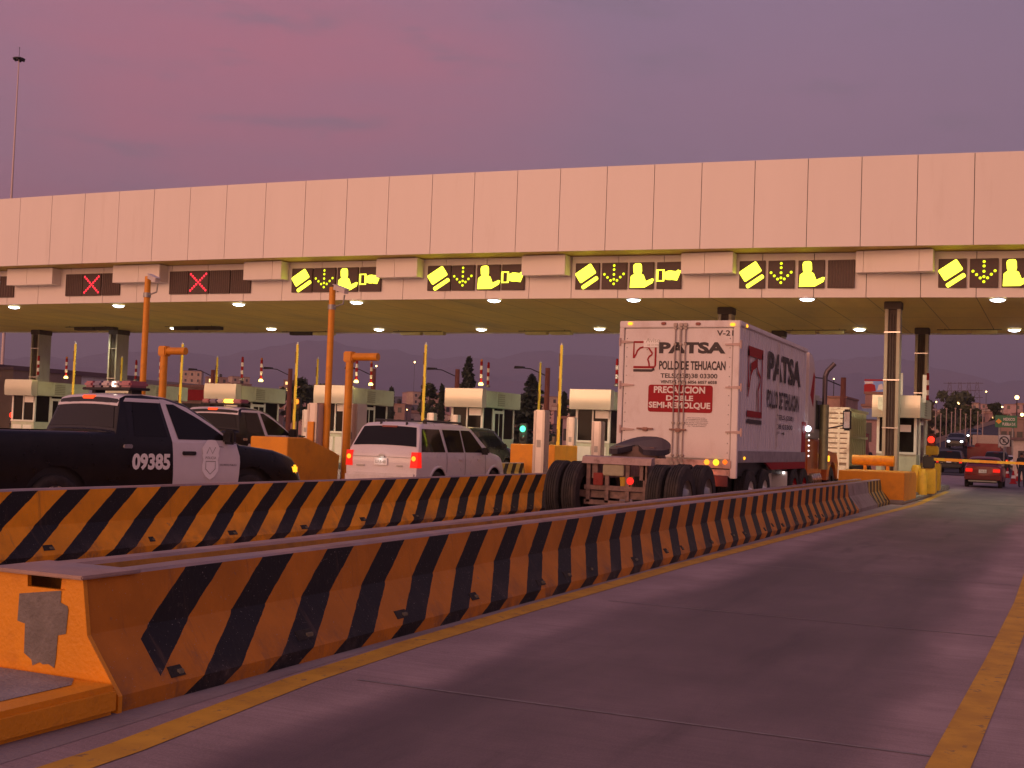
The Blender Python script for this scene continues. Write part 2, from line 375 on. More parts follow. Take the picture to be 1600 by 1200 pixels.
BARE2=mat('bare_barrier_concrete',(.30,.24,.23),.85,var=.15,scale=3,bump=.3,dirt=(.18,.12,.10),dscale=2)
def barrier(name,q,y0,y1,side_mat,label,h=.706,face=1,group=None,slots=True,inner=OCHRE,nslot=1.52):
    """jersey wall; outer flared face at q towards +X (face=1) or -X"""
    mb=MB(); f=face
    prof=[(0,0),(0,.09),(-.24,.39),(-.29,h-.02),(-.31,h),(-.44,h),(-.46,h-.02),(-.48,.39),(-.60,.12),(-.60,0)]
    mi=[0,0,0,2,2,2,1,1,1]
    n=len(prof); ys=[]; y=y0
    while y<y1-.01: ys.append(y); y+=1.0
    ys.append(y1)
    rnd=random.Random(int(abs(q*100)))
    rows=[[(q+f*(p[0]+rnd.uniform(-.004,.004)),yy,p[1]+(rnd.uniform(-.004,.004) if p[1]>.3 else 0)) for p in prof] for yy in ys]
    vs=[p for r in rows for p in r]
    for j in range(len(ys)-1):
        for i in range(n-1): mb.f.append([j*n+i,j*n+i+1,(j+1)*n+i+1,(j+1)*n+i]); mb.mi.append(mi[i]); mb.sm.append(False)
    mb.v=vs; mb.f.append(list(range(n))); mb.mi.append(3); mb.sm.append(False); mb.f.append([(len(ys)-1)*n+i for i in range(n)][::-1]); mb.mi.append(3); mb.sm.append(False)
    root=thing(name,label,'barrier',group=group)
    mb.build('wall',[side_mat,inner,BARE,ORANGE if side_mat in(STR1,STR2) else BARE2],root)
    if slots:
        y=y0+.42; k=0
        while y<y1-.4 and k<60:
            s=MB(); dz=rnd.uniform(-.02,.02); wd=rnd.uniform(.09,.19)
            zz=.13+dz; x_=lambda z:(q+f*(-.24*(z-.09)/.30+.006))
            s.hexa([(x_(zz)-f*.1,y,zz),(x_(zz),y,zz),(x_(zz),y+wd,zz),(x_(zz)-f*.1,y+wd,zz),(x_(zz+.055)-f*.1,y,zz+.055),(x_(zz+.055)+f*.002,y+.01,zz+.055),(x_(zz+.055)+f*.002,y+wd-.01,zz+.055),(x_(zz+.055)-f*.1,y+wd,zz+.055)])  # dark block just proud of the face, painted as a shaded hollow
            so=s.build('slot',SLOT,root); s=MB(); s.cbox(x_(zz+.02)-.02,x_(zz+.02)+.008,y+wd*.55,y+wd-.005,zz,zz+.035,.006); s.build('slot_ledge',LEDGE,so); y+=rnd.choice((nslot*.55,nslot,nslot*1.1)); k+=1
    return root
LEDGE=mat('slot_ledge_stone',(.19,.17,.11),.95,var=.4,scale=20,bump=.5)
SLOT=mat('slot_shade',(.03,.027,.022),.95,var=.5,scale=14,bump=.6)  # near-black colour paints in the shade of each slot
B1=barrier('concrete_barrier',-4.58,5.15,30.9,STR1,'long orange and black striped concrete barrier beside the open lane, nearest the camera',nslot=1.3)
barrier('concrete_barrier',-4.60,30.95,34.3,BARE2,'short bare grey barrier piece at the far end of the striped wall',slots=False,inner=BARE2)
barrier('concrete_barrier',-4.60,34.35,37.0,STR3,'faded yellow and black striped barrier piece in front of the orange block',inner=BARE2)
barrier('concrete_barrier',-5.82,5.15,36.5,STR1,'ochre rear barrier running parallel behind the nearest striped wall',face=-1,slots=False)
barrier('concrete_barrier',-9.98,3.0,24.7,STR2,'bright orange and black barrier between police pickup and trailer lane',h=.79,slots=True)
barrier('concrete_barrier',-16.3,33.2,37.6,STR3,'small yellow and black striped barrier right of the white car nose',slots=False)
# fill between the two walls and the orange end cap with its bare patch
mb=MB(); mb.box(-5.34,-5.05,5.3,36.5,0,.30); tag(mb.build('barrier_fill',CONC),'grey concrete infill between the two parallel barrier walls','concrete infill')
cap=thing('barrier_end_cap','orange barrier end with a bare grey concrete patch at lower left','end cap')
mb=MB(); mb.prism([(-5.83,0),(-4.57,0),(-4.57,.09),(-4.81,.39),(-4.86,.69),(-4.98,.69),(-4.985,.62),(-5.26,.62),(-5.265,.69),(-5.50,.69),(-5.58,.39),(-5.83,.09)],1,5.12,5.149); mb.build('wall',ORANGE,cap)
mb=MB(); pts=[(-5.314+(x-36)*.00444,.60-(y-918)*.00345) for x,y in ((36,925),(105,913),(105,932),(116,936),(118,942),(116,980),(103,984),(102,1020),(100,1036),(90,1031),(81,1033),(76,1030),(64,1037),(62,1028),(49,1019),(48,972),(35,969))]
mb.add([(x,5.116,z) for x,z in pts],[list(range(len(pts)))]); mb.build('bare_patch',mat('bare_patch_concrete',(.20,.185,.18),.95,var=.25,scale=5,bump=.7,dirt=(.10,.09,.085),dscale=4),cap)
mb=MB(); mb.box(-5.33,-4.93,5.36,5.40,.25,.66); mb.build('recess_back',OCHRE,cap)
mb=MB(); mb.cbox(-5.54,-4.83,5.08,5.55,.69,.712,.006); mb.build('cap_top',BARE,cap)
mb=MB(); mb.cbox(-6.3,-4.55,1.0,5.11,0,.16,.03); tag(mb.build('kerb_nose',ORANGE),'low orange kerb nose in front of the barrier end','kerb')
mb=MB(); mb.add([(-6.25,1.1,.163),(-4.74,1.1,.163),(-4.74,4.95,.163),(-4.85,5.08,.163),(-6.25,5.08,.163)],[(0,1,2,3,4)]); tag(mb.build('kerb_top',CONC),kind='structure')

# ================================================================== CANOPY
def Ylow(q):
    q=max(q,-52); return 41.3+.0966*(q+1.2)+.00172*(q+1.2)*(q+18.8)
def Yup(q): return Ylow(q)-1.15
def Yfar(q): return 53.85+.042*q
ZS,ZM,ZT=6.55,8.03,10.92
def qpanels(px,y,fn,z):
    qs=[]
    for x in px:
        q=-20.0
        for _ in range(12): p=on(x,y(x),1,fn(q)); q=p.x
        qs.append(q)
    return qs
upx=[32.4,82,133.5,186.8,241.5,298,355,416,478,543,608,676,742,809,876,949,1023,1097,1180,1263,1347,1434.5,1523.5]
uq=qpanels(upx,lambda x:311-.045*x,Yup,ZT)
lpx=[11,59,109,160,213,267,323,380,440,501,564,629,695,759,826,892,965,1036,1108,1190,1271,1353,1438,1525]
lq=qpanels(lpx,lambda x:468-.003*x,Ylow,ZS)
def extend(qs,lo,hi,w=1.66):
    qs=sorted(qs)
    while qs[0]>lo: qs.insert(0,qs[0]-w)
    while qs[-1]<hi: qs.append(qs[-1]+w)
    return qs
uq=extend(uq,-70,12); lq=extend(lq,-70,12)
canopy=thing('toll_canopy','long toll plaza canopy clad in large cream panels over all the lanes','canopy')
def panel_row(qs,fn,z0,z1,name,thick=.06,gap=.011):
    mb=MB()
    for a,b in zip(qs,qs[1:]):
        a2,b2=a+gap,b-gap; j=random.uniform(-.002,.002)
        mb.hexa([(a2,fn(a)+j,z0),(b2,fn(b)+j,z0),(b2,fn(b)+thick,z0),(a2,fn(a)+thick,z0),(a2,fn(a)+j,z1),(b2,fn(b)+j,z1),(b2,fn(b)+thick,z1),(a2,fn(a)+thick,z1)],0)
        mb.hexa([(a,fn(a)+.045,z0+.01),(b,fn(b)+.045,z0+.01),(b,fn(b)+.09,z0+.01),(a,fn(a)+.09,z0+.01),(a,fn(a)+.045,z1-.01),(b,fn(b)+.045,z1-.01),(b,fn(b)+.09,z1-.01),(a,fn(a)+.09,z1-.01)],1)
    return mb.build(name,[WHITE,DARK],canopy)
panel_row(uq,Yup,ZM,ZT,'upper_fascia'); panel_row(lq,Ylow,ZS-.02,ZM-.02,'lower_fascia')
qs=[-70+2*i for i in range(42)]
mb=MB(); n=len(qs)
for i in range(n-1):
    a,b=qs[i],qs[i+1]
    mb.add([(a,Ylow(a)+.05,ZS),(b,Ylow(b)+.05,ZS),(b,Yfar(b),ZS),(a,Yfar(a),ZS)],[(0,1,2,3)])
mb.build('soffit',SOFFIT,canopy)
mb=MB()
for i in range(n-1):
    a,b=qs[i],qs[i+1]
    mb.add([(a,Yup(a)+.05,ZM+.004),(b,Yup(b)+.05,ZM+.004),(b,Ylow(b)+.2,ZM+.004),(a,Ylow(a)+.2,ZM+.004)],[(0,1,2,3)])
mb.build('recess_ceiling',SOFFIT,canopy)
mb=MB(); a,b=-70,12
mb.add([(a,Yup(a)+.1,ZT-.2),(b,Yup(b)+.1,ZT-.2),(b,Yfar(b),ZT-.2),(a,Yfar(a),ZT-.2)],[(0,1,2,3)])
mb.box(b-.02,b+.05,Yup(b),Yfar(b),ZS,ZT)
mb.add([(a,Yfar(a)+.02,ZS-.06),(b,Yfar(b)+.02,ZS-.06),(b,Yfar(b)+.02,ZT),(a,Yfar(a)+.02,ZT)],[(0,1,2,3)]); mb.build('roof',WHITE2,canopy)
# sheet seams of the soffit
mb=MB()
for q in lq:
    mb.add([(q-.012,Ylow(q)+.1,ZS-.004),(q+.012,Ylow(q)+.1,ZS-.004),(q+.012,Yfar(q)-.05,ZS-.004),(q-.012,Yfar(q)-.05,ZS-.004)],[(0,1,2,3)])
for k in (.25,.5,.75):
    for i in range(n-1):
        a,b=qs[i],qs[i+1]; ya=Ylow(a)*(1-k)+Yfar(a)*k; yb=Ylow(b)*(1-k)+Yfar(b)*k
        mb.add([(a,ya,ZS-.004),(b,yb,ZS-.004),(b,yb+.025,ZS-.004),(a,ya+.025,ZS-.004)],[(0,1,2,3)])
mb.build('soffit_seams',mat('soffit_seam',(.20,.16,.08),.9),canopy)
# projecting boxes between the signals
for xa,xs,xb in ((12,43,83),(177,217,250),(381,426,440),(588,617,652),(815,None,883),(1064,1101,1145),(1337,1349,1458)):
    qa,qb=[on(x,408,1,Ylow(-20 if x<800 else -8)-.5).x for x in (xa,xb)]
    yA=Ylow((qa+qb)/2)-.50; qa,qb=[on(x,408,1,yA).x for x in (xa,xb)]
    mb=MB(); sp_=[qa]+([on(xs,408,1,yA).x] if xs else [])+[qb]
    if xa==1337: sp_=[qa,on(1349,408,1,yA).x,on(1436,408,1,yA).x,qb]
    for u_,v_ in zip(sp_,sp_[1:]): mb.box(u_+.008,v_-.008,yA,yA+.05,ZM-.73,ZM-.03)
    mb.box(qa,qb,yA+.04,Ylow((qa+qb)/2)+.02,ZM-.72,ZM-.035)
    mb.build('projecting_box',WHITE,canopy)
# columns: H sections
def column(c,y,label,z1=ZS,wide=.50,dep=.5,group='steel columns under the canopy'):
    t_=thing('steel_column',label,'column',(c,y,0),group=group)
    mb=MB(); hw=wide/2
    mb.cbox(-hw,-hw+.11,0,dep,.2,z1,.012); mb.cbox(hw-.11,hw,0,dep,.2,z1,.012); mb.build('flange',COLM,t_)
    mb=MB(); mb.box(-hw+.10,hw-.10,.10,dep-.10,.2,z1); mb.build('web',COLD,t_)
    mb=MB()
    for z in (2.3,3.9,5.5): mb.box(-hw-.01,hw+.01,-.02,.015,z,z+.035)
    mb.build('clamp_band',STEEL,t_)
    mb=MB(); mb.cbox(-hw-.03,hw+.03,-.03,dep+.03,z1-.26,z1-.003,.02); mb.build('capital',COLD,t_)
    mb=MB(); mb.tube((-.05,.02,.3),(-.05,.02,z1-.4),.018,n=8); mb.tube((.03,.02,.3),(.03,.02,z1-.4),.018,n=8); mb.build('conduit',COLD,t_)
COLM=mat('column_paint',(.40,.37,.27),.5,var=.1,scale=4,stretch=(1,1,.4),dirt=(.28,.24,.17),dscale=2)
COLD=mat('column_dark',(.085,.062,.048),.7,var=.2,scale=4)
for c,y,l in ((-5.30,42.1,'front steel column rising behind the nearest booth'),(-5.3,51.2,'rear steel column with red and white post, right of the nearest booth'),
              (-11.3,43.2,'front column whose top shows over the white trailer roof'),(-11.3,52.2,'rear column whose top shows right of the white trailer roof'),
              (-46.6,50.4,'broad column left of the police pickup light bar, greenish lit side'),(-52.2,50.4,'leftmost broad column before the pale shed')):
    column(c,y,l,wide=.5 if c>-40 else .6,dep=.5 if c>-40 else .9)
# ------------------------------------------------ downlights
LENS=emi('downlight_lens',(.90,.93,1.0),14)
def downlight(p,label):
    t_=thing('canopy_downlight',label,'ceiling light',(p.x,p.y,ZS),group='round downlights in the canopy soffit')
    mb=MB(); mb.lathe([(.27,-.004),(.29,-.03),(.26,-.05),(.235,-.05)],(0,0,0),n=20); mb.build('rim',WHITE2,t_)
    mb=MB(); mb.lathe([(.235,-.045),(.19,-.085),(.10,-.11),(.001,-.118)],(0,0,0),n=20); mb.build('lens',LENS,t_)
    ld=bpy.data.lights.new('downlight_beam','SPOT'); ld.energy=520; ld.spot_size=R_(158); ld.spot_blend=.9; ld.color=(.98,.98,.66); ld.shadow_soft_size=.2
    lo=bpy.data.objects.new('downlight_beam',ld); col.objects.link(lo); lo.parent=t_; lo.location=(0,0,-.16)
ordn=['first','second','third','fourth','fifth','sixth','seventh','eighth','ninth']
for k,(x,y) in enumerate(((22,481),(185,479),(373,477),(557,474),(772,471),(990,470),(1261,469),(1559,470))):
    downlight(on(x,y,2,ZS-.08),f'round soffit light in the front row, {ordn[k]} from the left')
for k,(x,y) in enumerate(((-190,483),(-420,484),(-20,516),(-210,517))):
    downlight(on(x,y,2,ZS-.08),f'round soffit light beyond the left picture edge, {ordn[k]}')
for k,(x,y) in enumerate(((141,515),(273,514),(424,515),(592,516),(752,516),(937,515),(1112,515),(1343,516),(1585,517))):
    downlight(on(x,y,2,ZS-.08),f'round soffit light in the rear row, {ordn[k]} from the left')
# ------------------------------------------------ hanging reverse sign boxes at the rear edge
HB=mat('hanging_box_lit_tone',(.72,.66,.28),.5,var=.08)  # yellow base colour paints in the lit look of these boxes
for k,(a,b,lb) in enumerate(((115,180,'dark twin sign box under the rear soffit above the light bar'),(270,345,'dark twin sign box under the rear soffit behind the left orange pole'),(452,522,'twin sign box under the rear soffit behind the tall orange pole'),(625,695,'twin sign box under the rear soffit above the white car'),
              (820,895,'pale twin sign box under the rear soffit just left of the trailer'),(1235,1322,'pale twin sign box under the rear soffit between trailer and column'),(1470,1562,'pale twin sign box under the rear soffit at the right edge'))):
    yy=52.0 if k>1 else 49.0
    qa,qb=on(a,518,1,yy).x,on(b,518,1,yy).x; q0=(qa+qb)/2; hw=(qb-qa)/2
    t_=thing('hanging_sign_box',lb,'sign box',(q0,yy,ZS),group='sign boxes hanging under the rear soffit')
    mb=MB(); mb.cbox(-hw,-.12,0,.35,-.17,-.004,.02); mb.build('case',HB if k>2 else COLD,t_)
    mb=MB(); mb.cbox(.06,hw-.1,0,.35,-.17,-.004,.02); mb.build('case',HB if k>1 else COLD,t_)
    mb=MB(); mb.tube((-hw-.1,-.5,-.06),(hw+.1,-.5,-.06),.015,n=6)
    for xx in(-hw+.2,hw-.2): mb.tube((xx,-.5,-.06),(xx,-.5,0),.012,n=6)
    mb.build('support_rail',BLACK,t_)
# ------------------------------------------------ lane signals
SIGD=mat('signal_face_dark',(.055,.020,.015),.5,var=.3,scale=8)
SIGF=mat('signal_frame',(.10,.06,.045),.6,var=.2)
Y_E=emi('lit_yellow_symbol',(1.0,.97,.055),2.6); Y_D=emi('lit_led_dot',(.82,.95,.02),1.8); R_E=emi('lit_red_dot',(1.0,.03,.05),2.2)
def rrect(cx,cy,w_,h_,ang,r=.04):
    pts=[]
    for sx_,sy_,a0 in((1,1,0),(-1,1,90),(-1,-1,180),(1,-1,270)):
        for a in (0,45,90):
            t_=R_(a0+a); x=sx_*(w_/2-r)+r*math.cos(t_); y=sy_*(h_/2-r)+r*math.sin(t_); pts.append((x,y))
    c,s=math.cos(R_(ang)),math.sin(R_(ang)); return [(cx+x*c-y*s,cy+x*s+y*c) for x,y in pts]
def signal(x0,x1,kind,label,first):
    y=lambda x:424-.0*x
    q=-20
    for _ in range(10): q=on((x0+x1)/2,430,1,Ylow(q)-.07).x
    Y=Ylow(q)-.07; qa,qb=on(x0,430,1,Y).x,on(x1,430,1,Y).x; hw=(qb-qa)/2; c=(qa+qb)/2; hh=.465; zc=7.30
    t_=thing('lane_signal',label,'lane signal',(c,Y,zc),group='illuminated lane signals on the canopy')
    mb=MB(); mb.cbox(-hw,hw,0,.09,-hh,hh,.01); mb.build('housing',SIGF,t_)
    mb=MB(); mb.box(-hw+.025,hw-.025,-.004,.01,-hh+.025,hh-.025)
    if kind=='dark':
        mb=MB(); nl=9
        for i in range(nl):
            xa=-hw+.03+(2*hw-.06)*i/nl; mb.box(xa,xa+(2*hw-.06)/nl*.55,-.012,.01,-hh+.03,hh-.03)
        mb.build('louvre',SIGD,t_)
    else: mb.build('face',SIGD,t_)
    o=(0,-.012,0);u=(hw/.43*1.08,0,0);v=(0,0,1.1); s=MB()
    if kind=='card':
        s.poly(rrect(-.05,.09,.62,.37,33),o,u,v); s.poly(rrect(.10,-.215,.62,.13,33),o,u,v); s.build('symbol',Y_E,t_)
    elif kind=='person':
        s.poly(rrect(-.12,.22,.28,.34,4,.08),o,u,v); s.poly([(-.36,-.38),(.12,-.38),(.38,-.24),(.42,-.12),(.36,-.10),(.16,-.18),(.08,.02),(-.02,.07),(-.22,.07),(-.34,-.02)],(0,-.013,0),u,v); s.build('symbol',Y_E,t_)
    elif kind=='coin':
        s.ribbon([(-.37,-.17),(-.37,.17),(-.17,.17),(-.17,-.17)],.07,o,u,v,True)
        s.poly([(.05+.15*math.cos(a*math.pi/8),.15*math.sin(a*math.pi/8)) for a in range(16)],(0,-.013,0),u,v)
        s.poly([(.08,-.14),(.28,-.17),(.40,.13),(.30,.17),(.24,.12),(.1,.14)],(0,-.014,0),u,v); s.poly([(-.18,.08),(.0,.15),(.0,-.15),(-.18,-.1)],(0,-.0155,0),u,v); s.build('symbol',Y_E,t_)
    elif kind=='arrow':
        for dx,dz in ((0,.36),(0,.22),(0,.05),(0,-.12),(-.0,-.28),(-.33,.06),(-.22,-.05),(-.11,-.16),(.33,.06),(.22,-.05),(.11,-.16)):
            s.lathe([(.045,-.012),(.035,-.025),(.001,-.03)],(dx*hw/.43,0,dz),axis='y',n=10)
        s.build('symbol',Y_D,t_)
    elif kind=='cross':
        for i in range(-4,5):
            a=i*.082
            for sg in ((1,-1) if i else (1,)): s.lathe([(.050,-.012),(.04,-.024),(.001,-.028)],(a*hw/.43,0,a*sg),axis='y',n=8)
        s.build('symbol',R_E,t_)
G=[(-22,22,['dark'],'at the far left edge'),
   (103,187,[(103,129,'dark'),(130,158,'cross'),(160,187,'dark')],'leftmost group, red cross lane'),
   (265,390,[(265,294,'dark'),(295,326,'cross'),(328,359,'dark'),(361,391,'dark')],'second group, red cross lane'),
   (456,595,[(456,488,'card'),(490,524,'arrow'),(527,559,'person'),(562,595,'coin')],'third group, behind the tall orange pole'),
   (668,818,[(668,704,'card'),(706,741,'arrow'),(745,781,'person'),(784,819,'coin')],'fourth group, above the white car'),
   (899,1063,[(899,936,'card'),(940,979,'arrow'),(983,1021,'person'),(1026,1064,'coin')],'fifth group, above the trailer rear'),
   (1155,1334,[(1155,1195,'card'),(1200,1241,'arrow'),(1247,1288,'person'),(1293,1335,'dark')],'sixth group, above the tractor cab'),
   (1466,1650,[(1466,1510,'card'),(1515,1560,'arrow'),(1565,1610,'person'),(1616,1660,'coin')],'rightmost group over the open lane')]
nm={'card':'yellow lit payment card signal','arrow':'green-yellow dotted down arrow signal','person':'yellow lit cashier figure signal','coin':'yellow lit coin machine signal','cross':'red dotted cross signal','dark':'unlit dark louvred signal'}
signal(-16,22,'dark','unlit dark signal cut by the left picture edge',0)
for g in G[1:]:
    darks=0; nd=sum(1 for u_ in g[2] if u_[2]=='dark')
    for u_ in g[2]:
        extra=''
        if u_[2]=='dark': darks+=1; extra='' if nd==1 else f' ({ordn[darks-1]} unlit one)'
        signal(u_[0],u_[1],u_[2],f'{nm[u_[2]]}{extra} in the {g[3]}' if not g[3].startswith('at') else nm[u_[2]],0)
# ================================================================== BOOTHS
BWALL=mat('booth_wall_paint',(.50,.54,.40),.5,var=.06,scale=3,dirt=(.33,.33,.22),dscale=2,dlo=.5,dhi=.8)
BFRAME=mat('booth_frame',(.70,.70,.62),.4,var=.05)
FASC=mat('booth_fascia_metal',(.60,.57,.46),.30,metal=.35,var=.05,scale=1)
PAPER=mat('paper',(.80,.78,.70),.8,var=.03)
LAMPY=emi('amber_lamp',(1.0,.75,.18),5)
def booth(c,y,hw,fy,L_,label,kind=0):
    t_=thing('toll_booth',label,'toll booth',(c,y,.2),group='toll booths on the lane islands')
    z=lambda a:a-.2
    mb=MB(); mb.cbox(-hw,hw,0,L_,0,z(1.45),.015); mb.build('base_wall',BWALL,t_)
    for xa,xb,za,zb in ((-hw+.12,-.05,.5,1.2),(.05,hw-.12,.5,1.2)):
        mb=MB(); mb.cbox(xa,xb,-.02,.0,z(za),z(zb+.1),.005); mb.build('access_panel',BWALL if kind else BFRAME,t_)
    mb=MB()
    for xa in (-hw,hw-.09):
        for ya in (0,L_-.09): mb.box(xa,xa+.09,ya,ya+.09,z(1.45),z(2.7))
    for ya in (.95,1.95): mb.box(hw-.08,hw+.005,ya,ya+.09,z(.25),z(2.7))
    mb.box(-hw,hw,-.03,.02,z(1.45),z(1.53)); mb.box(-.03,.03,-.005,.06,z(1.5),z(2.7)); mb.build('frame',BFRAME,t_)
    mb=MB(); mb.box(-hw+.04,hw-.04,.04,L_-.04,z(1.45),z(2.7)); mb.build('window',WARMGLASS,t_)
    d=MB(); d.box(hw-.0,hw+.02,1.04,1.95,z(.25),z(2.62)); dd=d.build('door',BFRAME,t_)
    d=MB(); d.box(hw+.02,hw+.026,1.12,1.46,z(.7),z(2.5)); d.box(hw+.02,hw+.026,1.54,1.87,z(.7),z(2.5)); d.build('door_pane',WARMGLASS,dd)
    # metal fascia with a softly bowed front
    mb=MB(); n=9; prof=[]
    for i in range(n+1):
        a=i/n; prof.append((-.38-.035*math.sin(a*math.pi),z(2.70)+.76*a))
    prof+= [(-.02,z(3.46)),(-.02,z(2.70))]
    mb.prism(prof,0,-hw-.12,hw+.14); mb.build('front_fascia',FASC,t_)
    mb=MB(); mb.cbox(-hw-.12,hw+.14,-.01,L_+.3,z(2.72),z(3.40),.02); mb.build('side_fascia',BWALL,t_)
    mb=MB()
    for i in range(6): mb.box(hw+.14,hw+.16,1.1,1.75,z(2.82)+i*.085,z(2.82)+i*.085+.05)
    mb.build('vent',mat('vent_slat',(.33,.34,.25),.6),t_)
    mb=MB(); mb.box(.12,hw-.04 if kind==0 else .48,-.06,-.05,z(2.38 if kind==0 else 2.22),z(2.68 if kind==0 else 2.46)); mb.build('notice',PAPER,t_)
    return t_
for c,y,hw,l in ((-5.27,43.6,.66,'nearest toll booth with torn white fascia, behind the steel column'),(-16.35,43.4,.70,'toll booth with plain cream fascia directly left of the trailer'),
               (-22.2,44.4,.72,'toll booth with louvred side band behind the dark vehicle'),(-28.2,43.9,.74,'toll booth half hidden behind the gantry and white car'),
               (-34.3,44.3,.74,'toll booth seen over the second police pickup'),(-40.3,44.6,.74,'toll booth seen over the first police pickup, left of the orange posts'),(-45.9,43.8,.74,'leftmost toll booth beside the pale shed')):
    b_=booth(c,y,hw,0,3.1,l,1 if c>-6 else 0)
    if c>-6:
        s=MB(); s.add([(-.60,-.44,3.2),(-.15,-.43,3.18),(.0,-.45,2.95),(.12,-.47,2.83),(-.02,-.46,2.76),(-.35,-.45,2.68),(-.58,-.44,2.78)],[(0,1,2,3,4,5,6)]); s.build('torn_sheet',mat('torn_sheet_white',(.72,.78,.62),.5),b_)
        s=MB(); s.box(-.35,.15,.2,.24,3.30,4.05); s.build('plate',BFRAME,b_)
        s=MB(); s.box(.80,.92,.2,.24,3.05,4.0); s.build('plate',BFRAME,b_)
BANDR=mat('post_red',(.27,.008,.010),.6,spec=.2); BANDW=mat('post_white',(.75,.72,.68),.5)
def striped_post(p,label,lamp=True,h=.85):
    t_=thing('striped_beacon_post',label,'beacon post',tuple(p),group='red and white beacon posts on the booths')
    k=5
    mr=MB(); mw=MB()
    for i in range(k):
        (mr if i%2==0 else mw).lathe([(.001,h*i/k+.12),(.055,h*i/k+.12),(.055,h*(i+1)/k+.12-.003),(.001,h*(i+1)/k+.12-.003)],(0,0,0),n=10,smooth=False)
    mr.build('red_band',BANDR,t_); mw.build('white_band',BANDW,t_)
    m_=MB(); m_.ball((0,0,h+.16),.055,n=8); m_.build('finial',BANDR if not lamp else mat('amber_cap',(.6,.25,.03),.4),t_)
    m_=MB(); m_.lathe([(.001,0),(.09,0),(.10,.05),(.07,.11),(.001,.125)],(0,0,0),n=12); m_.build('lamp' if lamp else 'base',LAMPY if lamp else GREY,t_)
    if lamp:
        ld=bpy.data.lights.new('beacon_glow','POINT'); ld.energy=7; ld.color=(1,.72,.25); ld.shadow_soft_size=.08
        lo=bpy.data.objects.new('beacon_glow',ld); col.objects.link(lo); lo.parent=t_; lo.location=(.15,-.14,.06)
for x,q,Y,lm,l in ((751,0,44.3,1,'lit beacon post on the booth behind the dark vehicle'),(762,0,46.0,0,'unlit post, right one on the booth behind the dark vehicle'),(556,0,43.9,1,'lit beacon post beside the orange gantry'),(579,0,46.2,1,'lit beacon post right of the orange gantry arm'),
                 (407,0,44.4,1,'lit beacon post above the second pickup light bar'),(377,0,43.8,0,'unlit beacon post left of the second pickup light bar'),(249,0,44.0,0,'unlit beacon post left of the low orange gantry'),(211,0,46.5,0,'unlit beacon post between column and tall orange pole'),
                 (102,0,44.6,1,'lit beacon post left of the pickup cab roof'),(58,0,44.0,0,'leftmost unlit beacon post on the last booth'),(963,0,43.4,0,'beacon post touching the left edge of the trailer')):
    p=on(x,608,1,Y); striped_post((p.x,Y,3.60 if lm or x!=963 else 3.6),l,bool(lm))
striped_post((-5.0,50.9,3.5),'red and white post strapped to the rear right column',False,1.0)
# ================================================================== POLES, GATES, GANTRIES, PILLARS
def pole_camera(p,h,label):
    t_=thing('camera_pole',label,'pole',p,group='tall orange poles carrying cameras')
    mb=MB(); mb.tube((0,0,.15),(0,0,h),.085,.08,14); mb.lathe([(.13,.0),(.13,.16),(.09,.17)],(0,0,0),n=14); mb.build('post',ORANGE2,t_)
    mb=MB(); mb.tube((0,0,h-.5),(.35,-.05,h-.42),.02,n=8); mb.tube((.35,-.05,h-.42),(.38,-.05,h-.2),.02,n=8); mb.lathe([(.10,h-.55),(.10,h-.43)],(0,0,0),n=14); mb.build('bracket',GREY,t_)
    mb=MB(); a=Vector((.15,-.1,h-.02)); b=Vector((.62,-.35,h-.16)); d=(b-a).normalized(); s=d.cross(Vector((0,0,1))).normalized()*.06; u_=s.cross(d).normalized()*.055
    mb.hexa([a-s-u_,a+s-u_,b+s-u_,b-s-u_,a-s+u_,a+s+u_,b+s+u_,b-s+u_]); u2=u_*1.25; e=d*.06; s2=s*1.15
    mb.hexa([a-s2+u_-e,a+s2+u_-e,b+s2+u_+e,b-s2+u_+e,a-s2+u2-e,a+s2+u2-e,b+s2+u2+e,b-s2+u2+e]); mb.build('camera',mat('camera_housing',(.62,.56,.52),.4,var=.1),t_)
    return t_
pole_camera((-16.35,25.1,0),5.05,'tall orange camera pole left of the white car')
pole_camera((-21.9,24.85,0),5.40,'tall orange camera pole rising behind the police pickup roof')
pc=on(-14,450,1,24.6); pole_camera((pc.x,24.6,0),5.55,'orange pole at the left edge, only its camera in view')
def gantry(p,h,label,arm=.75):
    t_=thing('height_gauge',label,'height gauge',p,group='orange pipe height gauges')
    mb=MB(); mb.tube((0,0,0),(0,0,h),.10,.10,14); mb.cbox(-.13,.13,-.13,.13,h-.14,h+.13,.03); mb.build('post',ORANGE2,t_)
    mb=MB(); mb.tube((.1,0,h),(.1+arm,0,h),.10,.10,14); mb.build('arm',ORANGE2,t_)
gantry((-16.40,26.1,0),3.42,'orange pipe gauge with arm, right of the tall orange pole',.72)
gantry((-22.05,25.8,0),3.52,'orange pipe gauge with arm, above the second police pickup',.62)
KIO=mat('reader_pillar_metal',(.60,.56,.52),.32,metal=.45,var=.06,scale=3,dirt=(.42,.37,.34),dscale=2,dlo=.55,dhi=.8)
def pillar(p,h,label,wd=.26,dp=.34,orange=False):
    t_=thing('reader_pillar',label,'reader pillar',p,group='metal card reader pillars')
    mb=MB(); mb.cbox(-wd/2,wd/2,0,dp,0,h,.02); mb.build('case',KIO,t_)
    mb=MB(); mb.cbox(-wd/2-.015,-wd/2+.05,-.012,.03,.1,h-.02,.006); mb.cbox(wd/2-.05,wd/2+.015,-.012,.03,.1,h-.02,.006); mb.build('edge_trim',KIO2,t_)
    mb=MB(); mb.box(-wd*.2,wd*.2,-.006,0,h*.6,h*.68); mb.build('reader_slot',GREY,t_)
    if orange: mb=MB(); mb.cbox(-.09,.09,-.06,-.013,0,h-.45,.01); mb.build('orange_strip',YEL if orange==2 else ORANGE2,t_)
